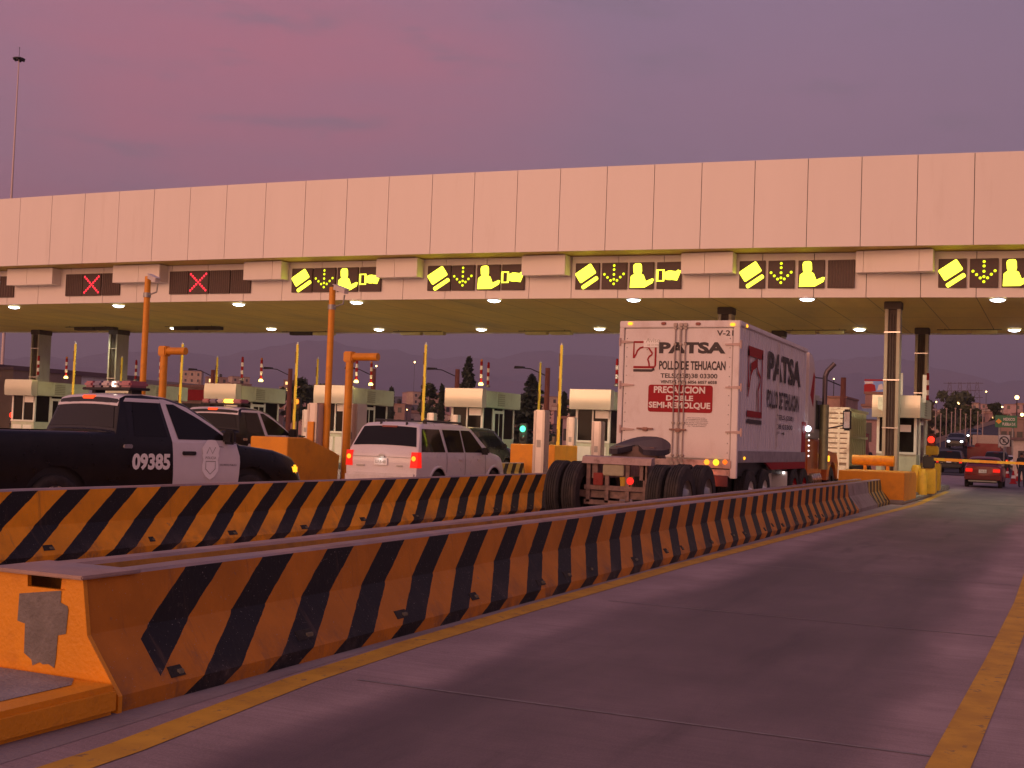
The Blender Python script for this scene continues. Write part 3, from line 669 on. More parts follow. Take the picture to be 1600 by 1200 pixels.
KIO2=mat('pillar_trim',(.48,.44,.40),.35,metal=.4,var=.05)
pillar((-11.35,26.55,0),2.22,'bright metal pillar at the end of the orange barrier, left of the tyres')
pillar((-11.3,30.3,0),2.05,'metal pillar in front of the booth left of the trailer',.24)
pillar((-16.45,26.3,0),2.25,'wide metal pillar under the orange gauge, left of the white car',.40,.5)
pillar((-16.55,24.75,0),2.2,'metal pillar with orange strip left of the tall orange pole',.26,.34,1)
for x,y,Y,q,l in ((892,652,41.2,-16.4,'slim pillar right of the raised yellow arm'),(710,648,41.5,-21.9,'slim pillar above the white car roof, left of the booth'),(673,645,42.5,-23.3,'small pillar just left of the booth over the white car'),(478,640,41.2,-27.6,'slim pillar left of the orange stripped pillar')):
    p=on(x,y,1,Y); pillar((p.x,Y,.1),p.z-.1,l,.28,.3)
def gate(p,up,label,cab=True,h=3.85,cabmat=None):
    t_=thing('barrier_gate',label,'barrier gate',p,group='raised lane gates')
    if cab:
        mb=MB(); mb.cbox(-.22,.22,-.02,.40,0,1.1,.03); c_=mb.build('cabinet',cabmat or RED,t_)
        mb=MB(); mb.cbox(-.24,.24,-.04,.42,1.1,1.15,.01); mb.build('lid',BLACK,c_)
    mb=MB(); a=.9
    if up:
        tl=.02
        mb.hexa([(-.06,-.10,a),(.06,-.10,a),(.06,-.06,a),(-.06,-.06,a),(-.045+tl,-.10,a+h),(.045+tl,-.10,a+h),(.045+tl,-.06,a+h),(-.045+tl,-.06,a+h)]); o=mb.build('arm',YEL2,t_)
        mb=MB()
        for i in range(4):
            z0=a+.4+i*.9; mb.box(-.07+tl*i/4,-.028+tl*i/4,-.106,-.1,z0,z0+.45)
        mb.build('dark_stripe',mat('arm_stripe',(.16,.10,.03),.6),o)
        mb=MB(); mb.prism([(-.03+tl,a+h),(.03+tl,a+h),(tl,a+h+.1)],1,-.1,-.06); mb.build('tip',PAPER,o)
    return t_
g1=gate((-16.45,40.3,.15),1,'raised yellow arm with red cabinet near the booth left of the trailer')
for q,x,l in ((-22.0,660,'raised yellow arm over the white car roof'),(-27.6,459,'raised yellow arm left of the tall orange pole'),(-33.1,279,'raised yellow arm beside the low orange gauge'),(-38.8,111,'raised yellow arm left of the police cab')):
    p=on(x,600,1,40.0); copy_tree(g1,loc=(p.x,40.2,.15),label=l)
for x,Y,l in ((844,51.3,'thinner raised arm in front of the conifer left of the trailer'),(496,49.9,'thinner raised arm just left of the tall orange pole top'),(339,49.4,'thinner raised arm above the second pickup cab'),(190,50,'thinner raised arm against the broad column')):
    p=on(x,600,1,Y); gate((p.x,Y,.15),1,l,h=3.95)
# own lane gate, lowered
t_=thing('barrier_gate','lowered yellow gate arm with black head across the open lane','barrier gate')
mb=MB(); mb.cbox(-4.52,-4.02,44.2,44.8,.12,1.0,.04); mb.build('cabinet',YEL,t_)
mb=MB(); mb.cbox(-4.45,-4.1,44.15,44.7,1.0,1.42,.03); mb.build('head',BLACK,t_)
mb=MB(); n=9
for i in range(n):
    xa=-4.3+i*.56; mb.hexa([(xa,44.3,1.27-.004*i),(xa+.56,44.3,1.266-.004*i),(xa+.56,44.36,1.266-.004*i),(xa,44.36,1.27-.004*i),(xa,44.3,1.37-.006*i),(xa+.56,44.3,1.364-.006*i),(xa+.56,44.36,1.364-.006*i),(xa,44.36,1.37-.006*i)],i%2)
mb.build('arm',[YEL,ORANGE2],t_)
# orange blocks
def block(poly,q0,q1,label,m_=ORANGE):
    mb=MB(); mb.prism(poly,0,q0,q1); o=mb.build('crash_block',m_); 
    md=o.modifiers.new('bevel','BEVEL'); md.width=.035; md.segments=2
    return tag(o,label,'crash block')
block([(23.35,0),(25.5,0),(25.6,.95),(25.3,1.05),(24.1,1.36),(23.35,1.36)],-17.3,-16.25,'sloping orange crash block between police pickup and white car')
block([(37.25,0),(40.4,0),(40.4,.80),(40.1,.93),(37.25,.93)],-6.15,-4.25,'large orange crash block at the end of the striped barriers')
block([(37.9,0),(40.0,0),(40.0,1.33),(37.9,1.33)],-17.25,-15.6,'orange crash block behind the bright metal pillar')
block([(31.0,0),(33.0,0),(33.0,.85),(31,.85)],-11.9,-10.7,'yellow crash block behind the dolly tyres',YEL)
mb=MB(); p0=on(1340,719,1,40.6); mb.tube((-6.25,40.55,1.22),(-4.95,40.55,1.22),.17,.17,18); mb.box(-5.9,-5.8,40.5,40.6,.2,1.2); mb.box(-5.2,-5.1,40.5,40.6,.2,1.2)
tag(mb.build('crash_roller',ORANGE2),'horizontal orange drum above the large orange block','crash drum')
mb=MB(); mb.lathe([(.17,0),(.17,.78),(.12,.90),(.001,.92)],(-4.55,43.2,.2),n=18); tag(mb.build('bollard',YEL),'scuffed yellow bollard at the corner of the nearest booth','bollard')
mb=MB(); mb.lathe([(.15,0),(.15,.74),(.10,.85),(.001,.87)],(-4.33,43.05,.12),n=18); tag(mb.build('bollard',YEL),'yellow bollard nearest the open lane beside the booth','bollard')
mb=MB(); mb.cbox(-4.75,-4.15,47.2,47.8,.15,1.15,.03); tag(mb.build('crash_box',YEL),'yellow box with a paler sheet behind the lowered gate head','yellow box')
mb=MB(); mb.cbox(-5.0,-4.4,49.0,49.6,1.45,1.8,.04); mb.box(-4.75,-4.65,49.2,49.3,.2,1.45); tag(mb.build('control_box',YEL),'small yellow box on a post above the lowered arm','yellow box')
# traffic lights
def traffic_light(p,colr,label,name):
    t_=thing('traffic_light',label,'traffic light',p)
    mb=MB(); mb.cbox(-.16,.16,0,.22,-.55,.28,.03); mb.tube((0,.12,-p[2]+.1),(0,.12,-.5),.05,n=10); mb.build('housing',BLACK,t_)
    mb=MB(); mb.lathe([(.13,-.02),(.10,-.05),(.001,-.065)],(0,0,0.05),axis='y',n=16); mb.build('lit_lens',emi(name,colr,2.2),t_)
    mb=MB(); mb.lathe([(.12,-.01),(.09,-.03),(.001,-.04)],(0,0,-.33),axis='y',n=16); mb.build('unlit_lens',mat('unlit_lens',(.03,.02,.02),.2),t_)
    ld=bpy.data.lights.new('signal_glow','POINT'); ld.energy=6; ld.color=colr; ld.shadow_soft_size=.1
    lo=bpy.data.objects.new('signal_glow',ld); col.objects.link(lo); lo.parent=t_; lo.location=(0,-.3,.05)
for x,y,Y,c_,l,nm_ in ((817,672,45.5,(.10,1.0,.50),'green traffic light beside the booth behind the dark vehicle','green_lens'),(1455,689,49.5,(1,.035,.015),'red traffic light right of the nearest booth','red_lens'),(18,650,44,(1,.02,.02),'red traffic light at the left edge','red_lens'),(464,629,50,(1,.22,.02),'amber lit traffic light left of the tall orange pole','amber_lens')):
    p=on(x,y,1,Y); traffic_light((p.x,Y,p.z),c_,l,nm_)
# ================================================================== VEHICLES
def lerp_list(pts,y):
    if y<=pts[0][0]: return pts[0][1]
    for (a,b),(c,d) in zip(pts,pts[1:]):
        if y<=c: return b+(d-b)*((y-a)/(c-a) if c>a else 1)
    return pts[-1][1]
class Car:
    def __init__(s,L,W,top,belt,bot,arches,tumble=.16,taper=(.10,.14),open_bed=None,crown=.03):
        s.L=L;s.W=W;s.top=top;s.belt=belt;s.bot=bot;s.arches=arches;s.tumble=tumble;s.taper=taper;s.bed=open_bed;s.crown=crown
    def zt(s,y): return lerp_list(s.top,y)
    def zbelt(s,y): return min(lerp_list(s.belt,y),s.zt(y)-.07)
    def hw(s,y,z):
        k=1.0
        for d,t in ((y,s.taper[0]),(s.L-y,s.taper[1])):
            if d<.7: u=max(0,1-d/.7); k-=t*u*u*1.0
        w=s.W/2*k; b=lerp_list(s.belt,y); zb=s.bot
        if z<b:
            u=(b-z)/(b-zb); w-= .018*(1-u*3)**2 if u<1/3 else .05*max(0,(u-.55)/.45)**2
        else: w-= .018+ s.tumble*(z-b)/.55
        return max(.05,w)
    def zbot(s,y):
        z=s.bot+(.10*max(0,1-y/.5)+.08*max(0,1-(s.L-y)/.5))
        for yc,r,za in s.arches:
            if abs(y-yc)<r: z=max(z,za+math.sqrt(r*r-(y-yc)**2))
        return z
    def shell(s,name,mat_,parent,y0=0,y1=None):
        y1=s.L if y1 is None else y1
        ys=set([y0,y1,y0+.02,y1-.02]); n=int((y1-y0)/.12)
        for i in range(n+1): ys.add(y0+(y1-y0)*i/n)
        for p in s.top: 
            if y0<p[0]<y1: ys.add(p[0])
        for yc,r,za in s.arches:
            for k in range(15):
                a=math.pi*k/14; y=yc-r*math.cos(a)
                if y0<y<y1: ys.add(y)
        if s.bed: ys|={s.bed[0],s.bed[0]+.001,s.bed[1],s.bed[1]-.001}
        ys=sorted(ys); rows=[]
        for y in ys:
            zt=s.zt(y); zb=min(s.zbot(y),zt-.15); be=max(s.zbelt(y),zb+.02); r=[]
            for i in range(8): z=zb+(be-zb)*i/7; r.append((s.hw(y,z),z))
            e=zt-.045
            for i in range(1,5): z=be+(max(e,be+.01)-be)*i/4; r.append((s.hw(y,z),z))
            w=s.hw(y,zt); r.append((w-.02,zt-.015)); r.append((w-.06,zt))
            inbed=s.bed and s.bed[0]<y<s.bed[1]
            if inbed: r+=[(w-.10,zt),(w-.105,zt-.45),(w*.4,zt-.46),(0,zt-.46)]
            else: r+=[(w-.10,zt+.003),(w*.6,zt+s.crown*.7),(w*.3,zt+s.crown*.95),(0,zt+s.crown)]
            rows.append([(x,y,z) for x,z in r]+[(-x,y,z) for x,z in r[:-1][::-1]])
        m=len(rows[0]); mb=MB(); vs=[p for r in rows for p in r]; mb.v=vs
        for j in range(len(rows)-1):
            for i in range(m-1): mb.f.append([j*m+i,j*m+i+1,(j+1)*m+i+1,(j+1)*m+i]); mb.mi.append(0); mb.sm.append(False)
        for j in (0,len(rows)-1): mb.f.append([j*m+i for i in range(m)]); mb.mi.append(0); mb.sm.append(False)
        o=mb.build(name,mat_,parent)
        try:
            me=o.data
            for p in me.polygons: p.use_smooth=True
            me.set_sharp_from_angle(angle=R_(38))
        except Exception as e: print(e)
        return o
    def side(s,left,right,off=.006,side=1,rows=7,cols=10,mb=None):
        mb=mb or MB(); z0=left[0][1];z1=left[-1][1]; inv=lambda pts:[(z,y) for y,z in pts]
        l=inv(left);r=inv(right); vs=[]
        for i in range(rows+1):
            z=z0+(z1-z0)*i/rows; a=lerp_list(l,z); b=lerp_list(r,z)
            for j in range(cols+1):
                y=a+(b-a)*j/cols; vs.append((side*(s.hw(y,z)+off),y,z))
        fs=[(i*(cols+1)+j,i*(cols+1)+j+1,(i+1)*(cols+1)+j+1,(i+1)*(cols+1)+j) for i in range(rows) for j in range(cols)]
        return mb.add(vs,fs,0,True)
    def over(s,ya,yb,inset=.10,inset2=None,off=.006,n=6,cols=8):   # glass following the top profile
        mb=MB(); vs=[]; inset2=inset if inset2 is None else inset2
        for i in range(n+1):
            y=ya+(yb-ya)*i/n; dz=(s.zt(y+.01)-s.zt(y-.01))/.02; nrm=Vector((0,-dz,1)).normalized(); w=s.hw(y,s.zt(y))-(inset+(inset2-inset)*i/n)
            for j in range(cols+1):
                u=-1+2*j/cols; au=abs(u)*w/ s.hw(y,s.zt(y)); cz=s.crown*(1-au**2.2)
                vs.append((u*w,y+nrm.y*off,s.zt(y)+cz+nrm.z*off+.002))
        return mb.add(vs,[(i*(cols+1)+j,i*(cols+1)+j+1,(i+1)*(cols+1)+j+1,(i+1)*(cols+1)+j) for i in range(n) for j in range(cols)],0,True)
def wheel(parent,x,y,r,wd,rim=None,hub=.6):
    s=1 if x>0 else -1
    mb=MB(); w2=wd/2
    mb.lathe([(r*hub,-w2),(r*.93,-w2),(r,-w2*.7),(r,w2*.7),(r*.93,w2),(r*hub,w2),(r*hub,-w2)],(x,y,r),axis='x',n=28); wo=mb.build('wheel',RUBBER,parent)
    mb=MB(); o=x+s*(w2-.03); mb.lathe([(r*hub,0),(r*hub*.95,-s*.03),(r*.25,-s*.01),(r*.2,s*.02),(.001,s*.025)],(o,y,r),axis='x',n=20)
    for k in range(5):
        a=2*math.pi*k/5; c_,s_=math.cos(a),math.sin(a); q=Vector((0,-s_,c_))*.04
        p=[Vector((o,y+c_*r*t,r+s_*r*t)) for t in (.15,hub*.97)]
        mb.hexa([p[0]-q,p[0]+q,p[1]+q,p[1]-q]+[v+Vector((s*.02,0,0)) for v in (p[0]-q,p[0]+q,p[1]+q,p[1]-q)])
    mb.build('rim',rim or STEEL,wo); return wo
def underbody(c,parent):
    mb=MB(); mb.box(-c.W/2+.28,c.W/2-.28,.15,c.L-.15,c.bot-.04,c.bot+.45)
    for yc,r,za in c.arches: mb.box(-c.W/2+.10,c.W/2-.10,yc-r-.02,yc+r+.02,c.bot+.1,za+r+.05)
    return mb.build('underbody',BLACK,parent)
TAIL=emi('tail_lamp_lit',(1,.018,.010),1.0); TAILHOT=emi('tail_lamp_bright',(1,.27,.02),2.4); TAILOFF=mat('tail_lamp_red',(.20,.005,.008),.3,coat=.3,spec=.2)
AMB=emi('amber_marker_lit',(1,.40,.02),2.2); HEADL=emi('headlamp_lit',(.95,.95,1),7)
PLATE=mat('plate_white',(.82,.82,.80),.45,var=.02); INK=mat('ink_dark',(.03,.025,.03),.6); CHROME=mat('chrome',(.7,.7,.7),.12,metal=1,var=.02)
PBLACK=mat('paint_black',(.008,.008,.010),.3,var=.1,coat=.2,spec=.25,dirt=(.022,.018,.017),dscale=3,dlo=.5,dhi=.9)
PWHITE=mat('paint_white',(.68,.655,.67),.3,var=.02,coat=.4,dirt=(.62,.58,.56),dscale=1.5,dlo=.5,dhi=.9)
PRED=mat('paint_red',(.20,.004,.008),.35,var=.08,coat=.25,spec=.25); PDARK=mat('paint_dark_green',(.010,.012,.011),.25,var=.1,coat=.35,spec=.3)
def box_part(name,parent,m_,*a,c=.012):
    mb=MB(); mb.cbox(*a,c); return mb.build(name,m_,parent)
def lightbar(c,parent,y,amber=False):
    z=c.zt(y)+c.crown
    mb=MB(); mb.box(-.55,-.45,y-.05,y+.12,z-.02,z+.06); mb.box(.45,.55,y-.05,y+.12,z-.02,z+.06); mb.cbox(-.66,.66,y-.16,y+.20,z+.05,z+.09,.01); b_=mb.build('light_bar',BLACK,parent)
    cols=[(-.64,-.40,LBRED),(-.40,-.16,LBBLUE),(-.16,.06,LBCLR),(.06,.34,LBCLR if not amber else LBAMB),(.34,.64,LBRED)]
    for a,b2,m_ in cols: box_part('lens',b_,m_,a,b2-.006,y-.15,y+.19,z+.09,z+.19,c=.03)
    if not amber: box_part('lit_lamp',b_,emi('bar_lamp_lit',(1,.82,.62),5),.16,.21,y-.158,y-.10,z+.10,z+.175,c=.01)
LBRED=mat('bar_lens_red',(.35,.10,.13),.15,var=.1,coat=1); LBBLUE=mat('bar_lens_blue',(.12,.10,.20),.15,coat=1); LBCLR=mat('bar_lens_clear',(.45,.38,.40),.12,coat=1); LBAMB=emi('bar_lens_amber_lit',(1,.55,.06),3.5)
# ---- pickup
def pickup(name_label,loc,rz,amber,number):
    t_=thing('police_pickup',name_label,'police pickup',loc,rz,'black and white police pickups')
    Q=lambda y: y if y<=2.16 else 2.16+(y-2.16)*.66 if y<=3.62 else 3.124+(y-3.62)*.985 if y<=4.9 else 4.385+(y-4.9)*1.08
    QL_=lambda pts:[(Q(a_),b_) for a_,b_ in pts]
    c=Car(Q(6.25),2.02,QL_([(0,1.30),(.04,1.40),(2.12,1.41),(2.16,1.43),(2.36,1.90),(2.55,1.955),(3.1,1.975),(3.65,1.95),(3.95,1.88),(4.30,1.70),(4.78,1.36),(4.95,1.27),(5.6,1.19),(6.0,1.08),(6.18,.93),(6.25,.72)]),
          QL_([(0,1.30),(2.1,1.33),(3.6,1.30),(4.9,1.20),(5.6,1.08),(6.0,.95),(6.25,.66)]),.52,[(1.25,.50,.42),(Q(5.15),.50,.42)],tumble=.17,taper=(.02,.16),open_bed=(.08,2.08))
    c.shell('body',PBLACK,t_); underbody(c,t_)
    for x in (-.86,.86):
        for y in (1.25,Q(5.15)): wheel(t_,x,y,.40,.26)
    # white roof skin
    mb=MB(); vs=[]; n=14
    for i in range(n+1):
        y=2.38+(Q(4.02)-2.38)*i/n; zt=c.zt(y); w=c.hw(y,zt)-.015
        for j in range(11):
            u=-1+j/5; vs.append((u*w,y,zt+.008+c.crown*(1-abs(u)**2.5)-(.03 if j in(0,10) else 0)))
    mb.add(vs,[(i*11+j,i*11+j+1,(i+1)*11+j+1,(i+1)*11+j) for i in range(n) for j in range(10)],0,True); mb.build('roof',PWHITE,t_)
    c.over(Q(2.175),Q(2.31),.06,.11,n=2).build('rear_window',GLASS,t_)
    for s in (1,-1): c.side(QL_([(2.44,1.87),(2.50,1.925)]),QL_([(3.40,1.87),(3.42,1.935)]),.013,s,rows=2).build('roof_edge',PWHITE,t_)
    c.over(Q(2.315),Q(2.60),.02,.02,n=4,off=.004).build('roof_rear_edge',PWHITE,t_)
    c.over(Q(4.06),Q(4.72),.10,.07).build('windshield',GLASS,t_)
    for s in (1,-1):
        g=MB(); c.side(QL_([(3.66,.60),(3.62,1.28)]),QL_([(4.90,.60),(4.92,1.05),(4.86,1.24)]),.004,s,mb=g); c.side(QL_([(3.62,1.28),(3.40,1.93)]),QL_([(4.90,1.22),(4.72,1.36),(4.42,1.57),(3.95,1.83),(3.52,1.93)]),.004,s,rows=12,mb=g); d=g.build('front_door',PDOOR,t_)
        c.side(QL_([(3.73,1.33),(3.56,1.86)]),QL_([(4.72,1.33),(4.45,1.50),(4.12,1.68),(3.78,1.83),(3.72,1.86)]),.010,s,rows=10).build('door_window',GLASS,d)
        g=MB(); c.side(QL_([(3.755,1.325),(3.755,1.33)]),QL_([(4.74,1.325),(4.74,1.33)]),.01,s,mb=g)
        if s>0:
            box_part('handle',d,BLACK,c.hw(Q(3.9),1.12)-.01,c.hw(Q(3.9),1.12)+.035,Q(3.80),Q(4.05),1.09,1.15)
            # crest and numerals
            g=MB(); o=Vector((c.hw(Q(4.33),1.0)+.014,Q(4.33),1.0)); R1=[]
            for k in range(9): a=R_(200-220*k/8); R1.append((.155*math.cos(a)+(0.012 if k%2 else 0)*math.cos(a),.17+ .165*math.sin(a)+(.015 if k%2 else 0)))
            shield=[(-.135,.02),(-.16,.10)]+R1+[(.16,.10),(.135,.02),(.155,-.06),(.15,-.15),(.08,-.24),(0,-.29),(-.08,-.24),(-.15,-.15),(-.155,-.06)]
            g.poly(shield,o,(0,1,0),(0,0,1)); g.build('crest',mat('crest_white',(.93,.93,.95),.4,var=.01),d)
            g=MB(); o2=o+Vector((.004,0,0)); g.ribbon([(-.09,.0),(-.09,-.12),(0,-.20),(.09,-.12),(.09,0)],.012,o2,(0,1,0),(0,0,1),True); g.ribbon([(-.08,.12),(-.03,.22),(.03,.12),(.08,.22)],.012,o2,(0,1,0),(0,0,1)); text(g,'POLICIA',o2+Vector((0,-.10,.035)),(0,.2,0),(0,0,.04),.0); g.build('crest_lines',GREY,d)
            g=MB(); text(g,'SEGURIDAD PUBLICA',Vector((c.hw(Q(4.6),.98)+.012,Q(4.52),.93)),(0,.32,0),(0,0,.03),.0); g.build('lettering',INK,d)
            g=MB(); text(g,number,Vector((c.hw(2.7,.95)+.018,2.42,.86)),(0,.66,0),(0,0,.25),.045); g.build('number_lettering',PLATE,t_)
        c.side(QL_([(2.50,.60),(2.48,1.90)]),QL_([(3.63,.60),(3.59,1.28),(3.38,1.90)]),.004,s,rows=10).build('rear_door',PBLACK2,t_)
        c.side(QL_([(2.62,1.36),(2.66,1.86)]),QL_([(3.50,1.36),(3.34,1.86)]),.010,s).build('side_window',GLASS,t_)
        x=c.hw(Q(4.75),1.3)
        box_part('mirror',t_,BLACK,min(s*(x-.02),s*(x+.24)),max(s*(x-.02),s*(x+.24)),Q(4.58),Q(4.70),1.27,1.50,c=.04)
        box_part('front_marker',t_,AMB,min(s*.72,s*.95),max(s*.72,s*.95),Q(5.92),Q(6.10),.80,.95,c=.03)
    for s in (-1,1): box_part('tail_lamp',t_,TAILOFF,min(s*.84,s*1.0),max(s*.84,s*1.0),-.02,.10,.85,1.25)
    box_part('door_handle',t_,CHROME,c.hw(2.4,1.15)-.01,c.hw(2.4,1.15)+.03,2.26,2.42,1.18,1.24)
    box_part('brake_lamp',t_,emi('brake_lamp_lit',(1,.07,.015),1.8),-.16,.14,2.27,2.34,1.905,1.96)
    box_part('rear_bumper',t_,CHROME,-.95,.95,-.16,.05,.50,.72,c=.04)
    lightbar(c,t_,2.72,amber); return t_
PBLACK2=mat('paint_black_door',(.010,.009,.012),.3,var=.1,coat=.25,spec=.25)
PDOOR=mat('police_door_white',(.66,.64,.68),.35,var=.03,coat=.3)
# ---- sport utility
def suv(label,loc,rz,paint,rack=True,L=4.75,W=1.88,H=1.80,lit=True,name='sport_utility_car'):
    t_=thing(name,label,'car',loc,rz)
    k=H/1.80
    c=Car(L,W,[(0,.95),(.03,1.08*k),(.10,1.22*k),(.36,1.70*k),(.50,1.765*k),(1.4,1.80*k),(2.5,1.785*k),(2.9,1.73*k),(3.55,1.30*k),(3.75,1.16*k),(4.3,1.08*k),(L-.2,.98*k),(L-.04,.84*k),(L,.66)],
          [(0,1.12*k),(1.5,1.13*k),(3.2,1.11*k),(3.7,1.05*k),(L-.3,.90*k),(L,.6)],.40,[(.95,.42,.37),(L-.88,.42,.37)],tumble=.17,taper=(.05,.15))
    c.shell('body',paint,t_); underbody(c,t_)
    for x in (-W/2+.14,W/2-.14):
        for y in (.95,L-.88): wheel(t_,x,y,.36,.24)
    c.over(.115,.345,.045,.07,n=4).build('rear_window',GLASS,t_)
    c.over(2.98,3.50,.11,.08).build('windshield',GLASS,t_)
    for s in (1,-1):
        c.side([(.20,1.15*k),(.42,1.66*k)],[(1.28,1.15*k),(1.22,1.66*k)],.008,s).build('side_window',GLASS,t_)
        c.side([(1.40,1.15*k),(1.36,1.66*k)],[(2.22,1.15*k),(2.24,1.66*k)],.008,s).build('side_window',GLASS,t_)
        c.side([(2.29,1.15*k),(2.30,1.66*k)],[(3.38,1.15*k),(3.15,1.34*k),(2.86,1.60*k),(2.76,1.66*k)],.008,s,rows=10).build('side_window',GLASS,t_)
        g=MB()
        for y in (1.33,2.26,3.36): c.side([(y,.50),(y,1.13*k)],[(y+.014,.50),(y+.014,1.13*k)],.004,s,cols=1,mb=g)
        g.build('door_gap',DARK,t_)
        for y in (1.95,2.90):
            x=c.hw(y,.98*k); box_part('handle',t_,paint,min(s*(x-.01),s*(x+.03)),max(s*(x-.01),s*(x+.03)),y,y+.17,.96*k,1.0*k)
        g=MB(); x=c.hw(3.3,1.15); box_part('mirror',t_,BLACK,min(s*(x-.02),s*(x+.20)),max(s*(x-.02),s*(x+.20)),3.14,3.26,1.10*k,1.27*k,c=.04)
        # wheel arch lips
        for yc in (.95,L-.88):
            g=MB(); vs=[]; n=16
            for i in range(n+1):
                a=math.pi*i/n
                for rr,of in ((.42,.0),(.425,.022),(.475,.022),(.485,.0)):
                    y=yc-rr*math.cos(a); z=.37+rr*math.sin(a); vs.append((s*(c.hw(y,z)+of),y,z))
            g.add(vs,[(i*4+j,i*4+j+1,i*4+4+j+1,i*4+4+j) for i in range(n) for j in range(3)],0,True); g.build('arch_lip',paint,t_)
        # tail lamps: wrap the corner
        g=MB(); x=c.hw(.12,1.0)
        g.hexa([(s*(x-.17),-.022,.80*k),(s*(x+.010),-.01,.80*k),(s*(x+.024),.17,.80*k),(s*(x-.17),.12,.80*k),(s*(x-.15),.0,1.14*k),(s*(x+.006),.01,1.14*k),(s*(x+.014),.15,1.14*k),(s*(x-.15),.12,1.14*k)])
        l_=g.build('tail_lamp',TAIL if lit else TAILOFF,t_)
        if lit:
            g=MB(); g.lathe([(.055,0),(.04,-.012),(.001,-.018)],(s*(x-.08),-.024,1.0*k),axis='y',n=12); g.build('bulb_glow',TAILHOT,l_)
        g=MB(); xx=c.hw(L-.2,.8); g.hexa([(s*(xx-.30),L-.06,.70*k),(s*(xx+.006),L-.22,.70*k),(s*(xx-.0),L-.34,.72*k),(s*(xx-.3),L-.2,.7*k),(s*(xx-.30),L-.10,.90*k),(s*(xx+.006),L-.24,.88*k),(s*(xx),L-.34,.88*k),(s*(xx-.3),L-.22,.9*k)]); g.build('headlamp',mat('amber_unlit',(.55,.16,.05),.2),t_)
    box_part('rear_bumper',t_,mat('bumper_'+paint.name,(.62,.60,.60) if paint==PWHITE else (.03,.03,.03),.5),-W/2+.05,W/2-.05,-.10,.10,.42,.66,c=.05)
    pl=box_part('license_plate',t_,PLATE,-.17,.17,-.035,-.012,.83*k,.99*k,c=.006)
    g=MB(); text(g,'UAB-48',Vector((-.13,-.038,.87*k)),(.26,0,0),(0,0,.07),.01); g.build('lettering',GREY,pl)
    g=MB(); g.cbox(-.10,.10,-.05,-.01,1.0*k,1.03*k,.008); pb=g.build('plate_lamp_bar',GREY,t_)
    if lit:
        ld=bpy.data.lights.new('plate_fill','POINT'); ld.energy=.25; ld.color=(1,.93,.85); ld.shadow_soft_size=.03; lo=bpy.data.objects.new('plate_fill',ld); col.objects.link(lo); lo.parent=pb; lo.location=(0,-.12,.98*k)  # point light added to brighten the licence plate
    box_part('brake_lamp',t_,TAILOFF,-.20,.20,.30,.36,1.675*k,1.715*k)
    g=MB(); 
    for i in range(16):
        a=2*math.pi*i/16; g.v.append((.07*math.cos(a),-.012,1.10*k-.055+.03*math.sin(a)))
    g.f.append(list(range(16))); g.mi.append(0); g.sm.append(False); g.build('badge',GREY,t_)
    g=MB(); g.box(-.62,-.42,-.03,-.012,.80*k,.825*k); g.box(.40,.55,-.03,-.012,.82*k,.84*k); g.box(-W/2+.2,W/2-.2,-.018,.0,1.015*k,1.022*k); g.build('trim',GREY,t_)
    if rack:
        g=MB()
        for s in (-1,1): g.tube((s*.62,.75,H+.045),(s*.62,2.6,H+.035),.022,n=8); 
        for y in (.75,1.5,2.6): g.tube((-.62,y,H+.03),(.62,y,H+.03),.018,n=8); 
        for s in (-1,1):
            for y in (.8,2.55): g.box(s*.62-.03,s*.62+.03,y-.04,y+.04,H-.05,H+.045)
        g.build('roof_rack',BLACK,t_)
        for x in(-.28,.38):
            g=MB(); g.box(x-.015,x+.015,.38,.44,1.72*k,1.80*k); g.build('glass_hinge',BLACK,t_)
    return t_
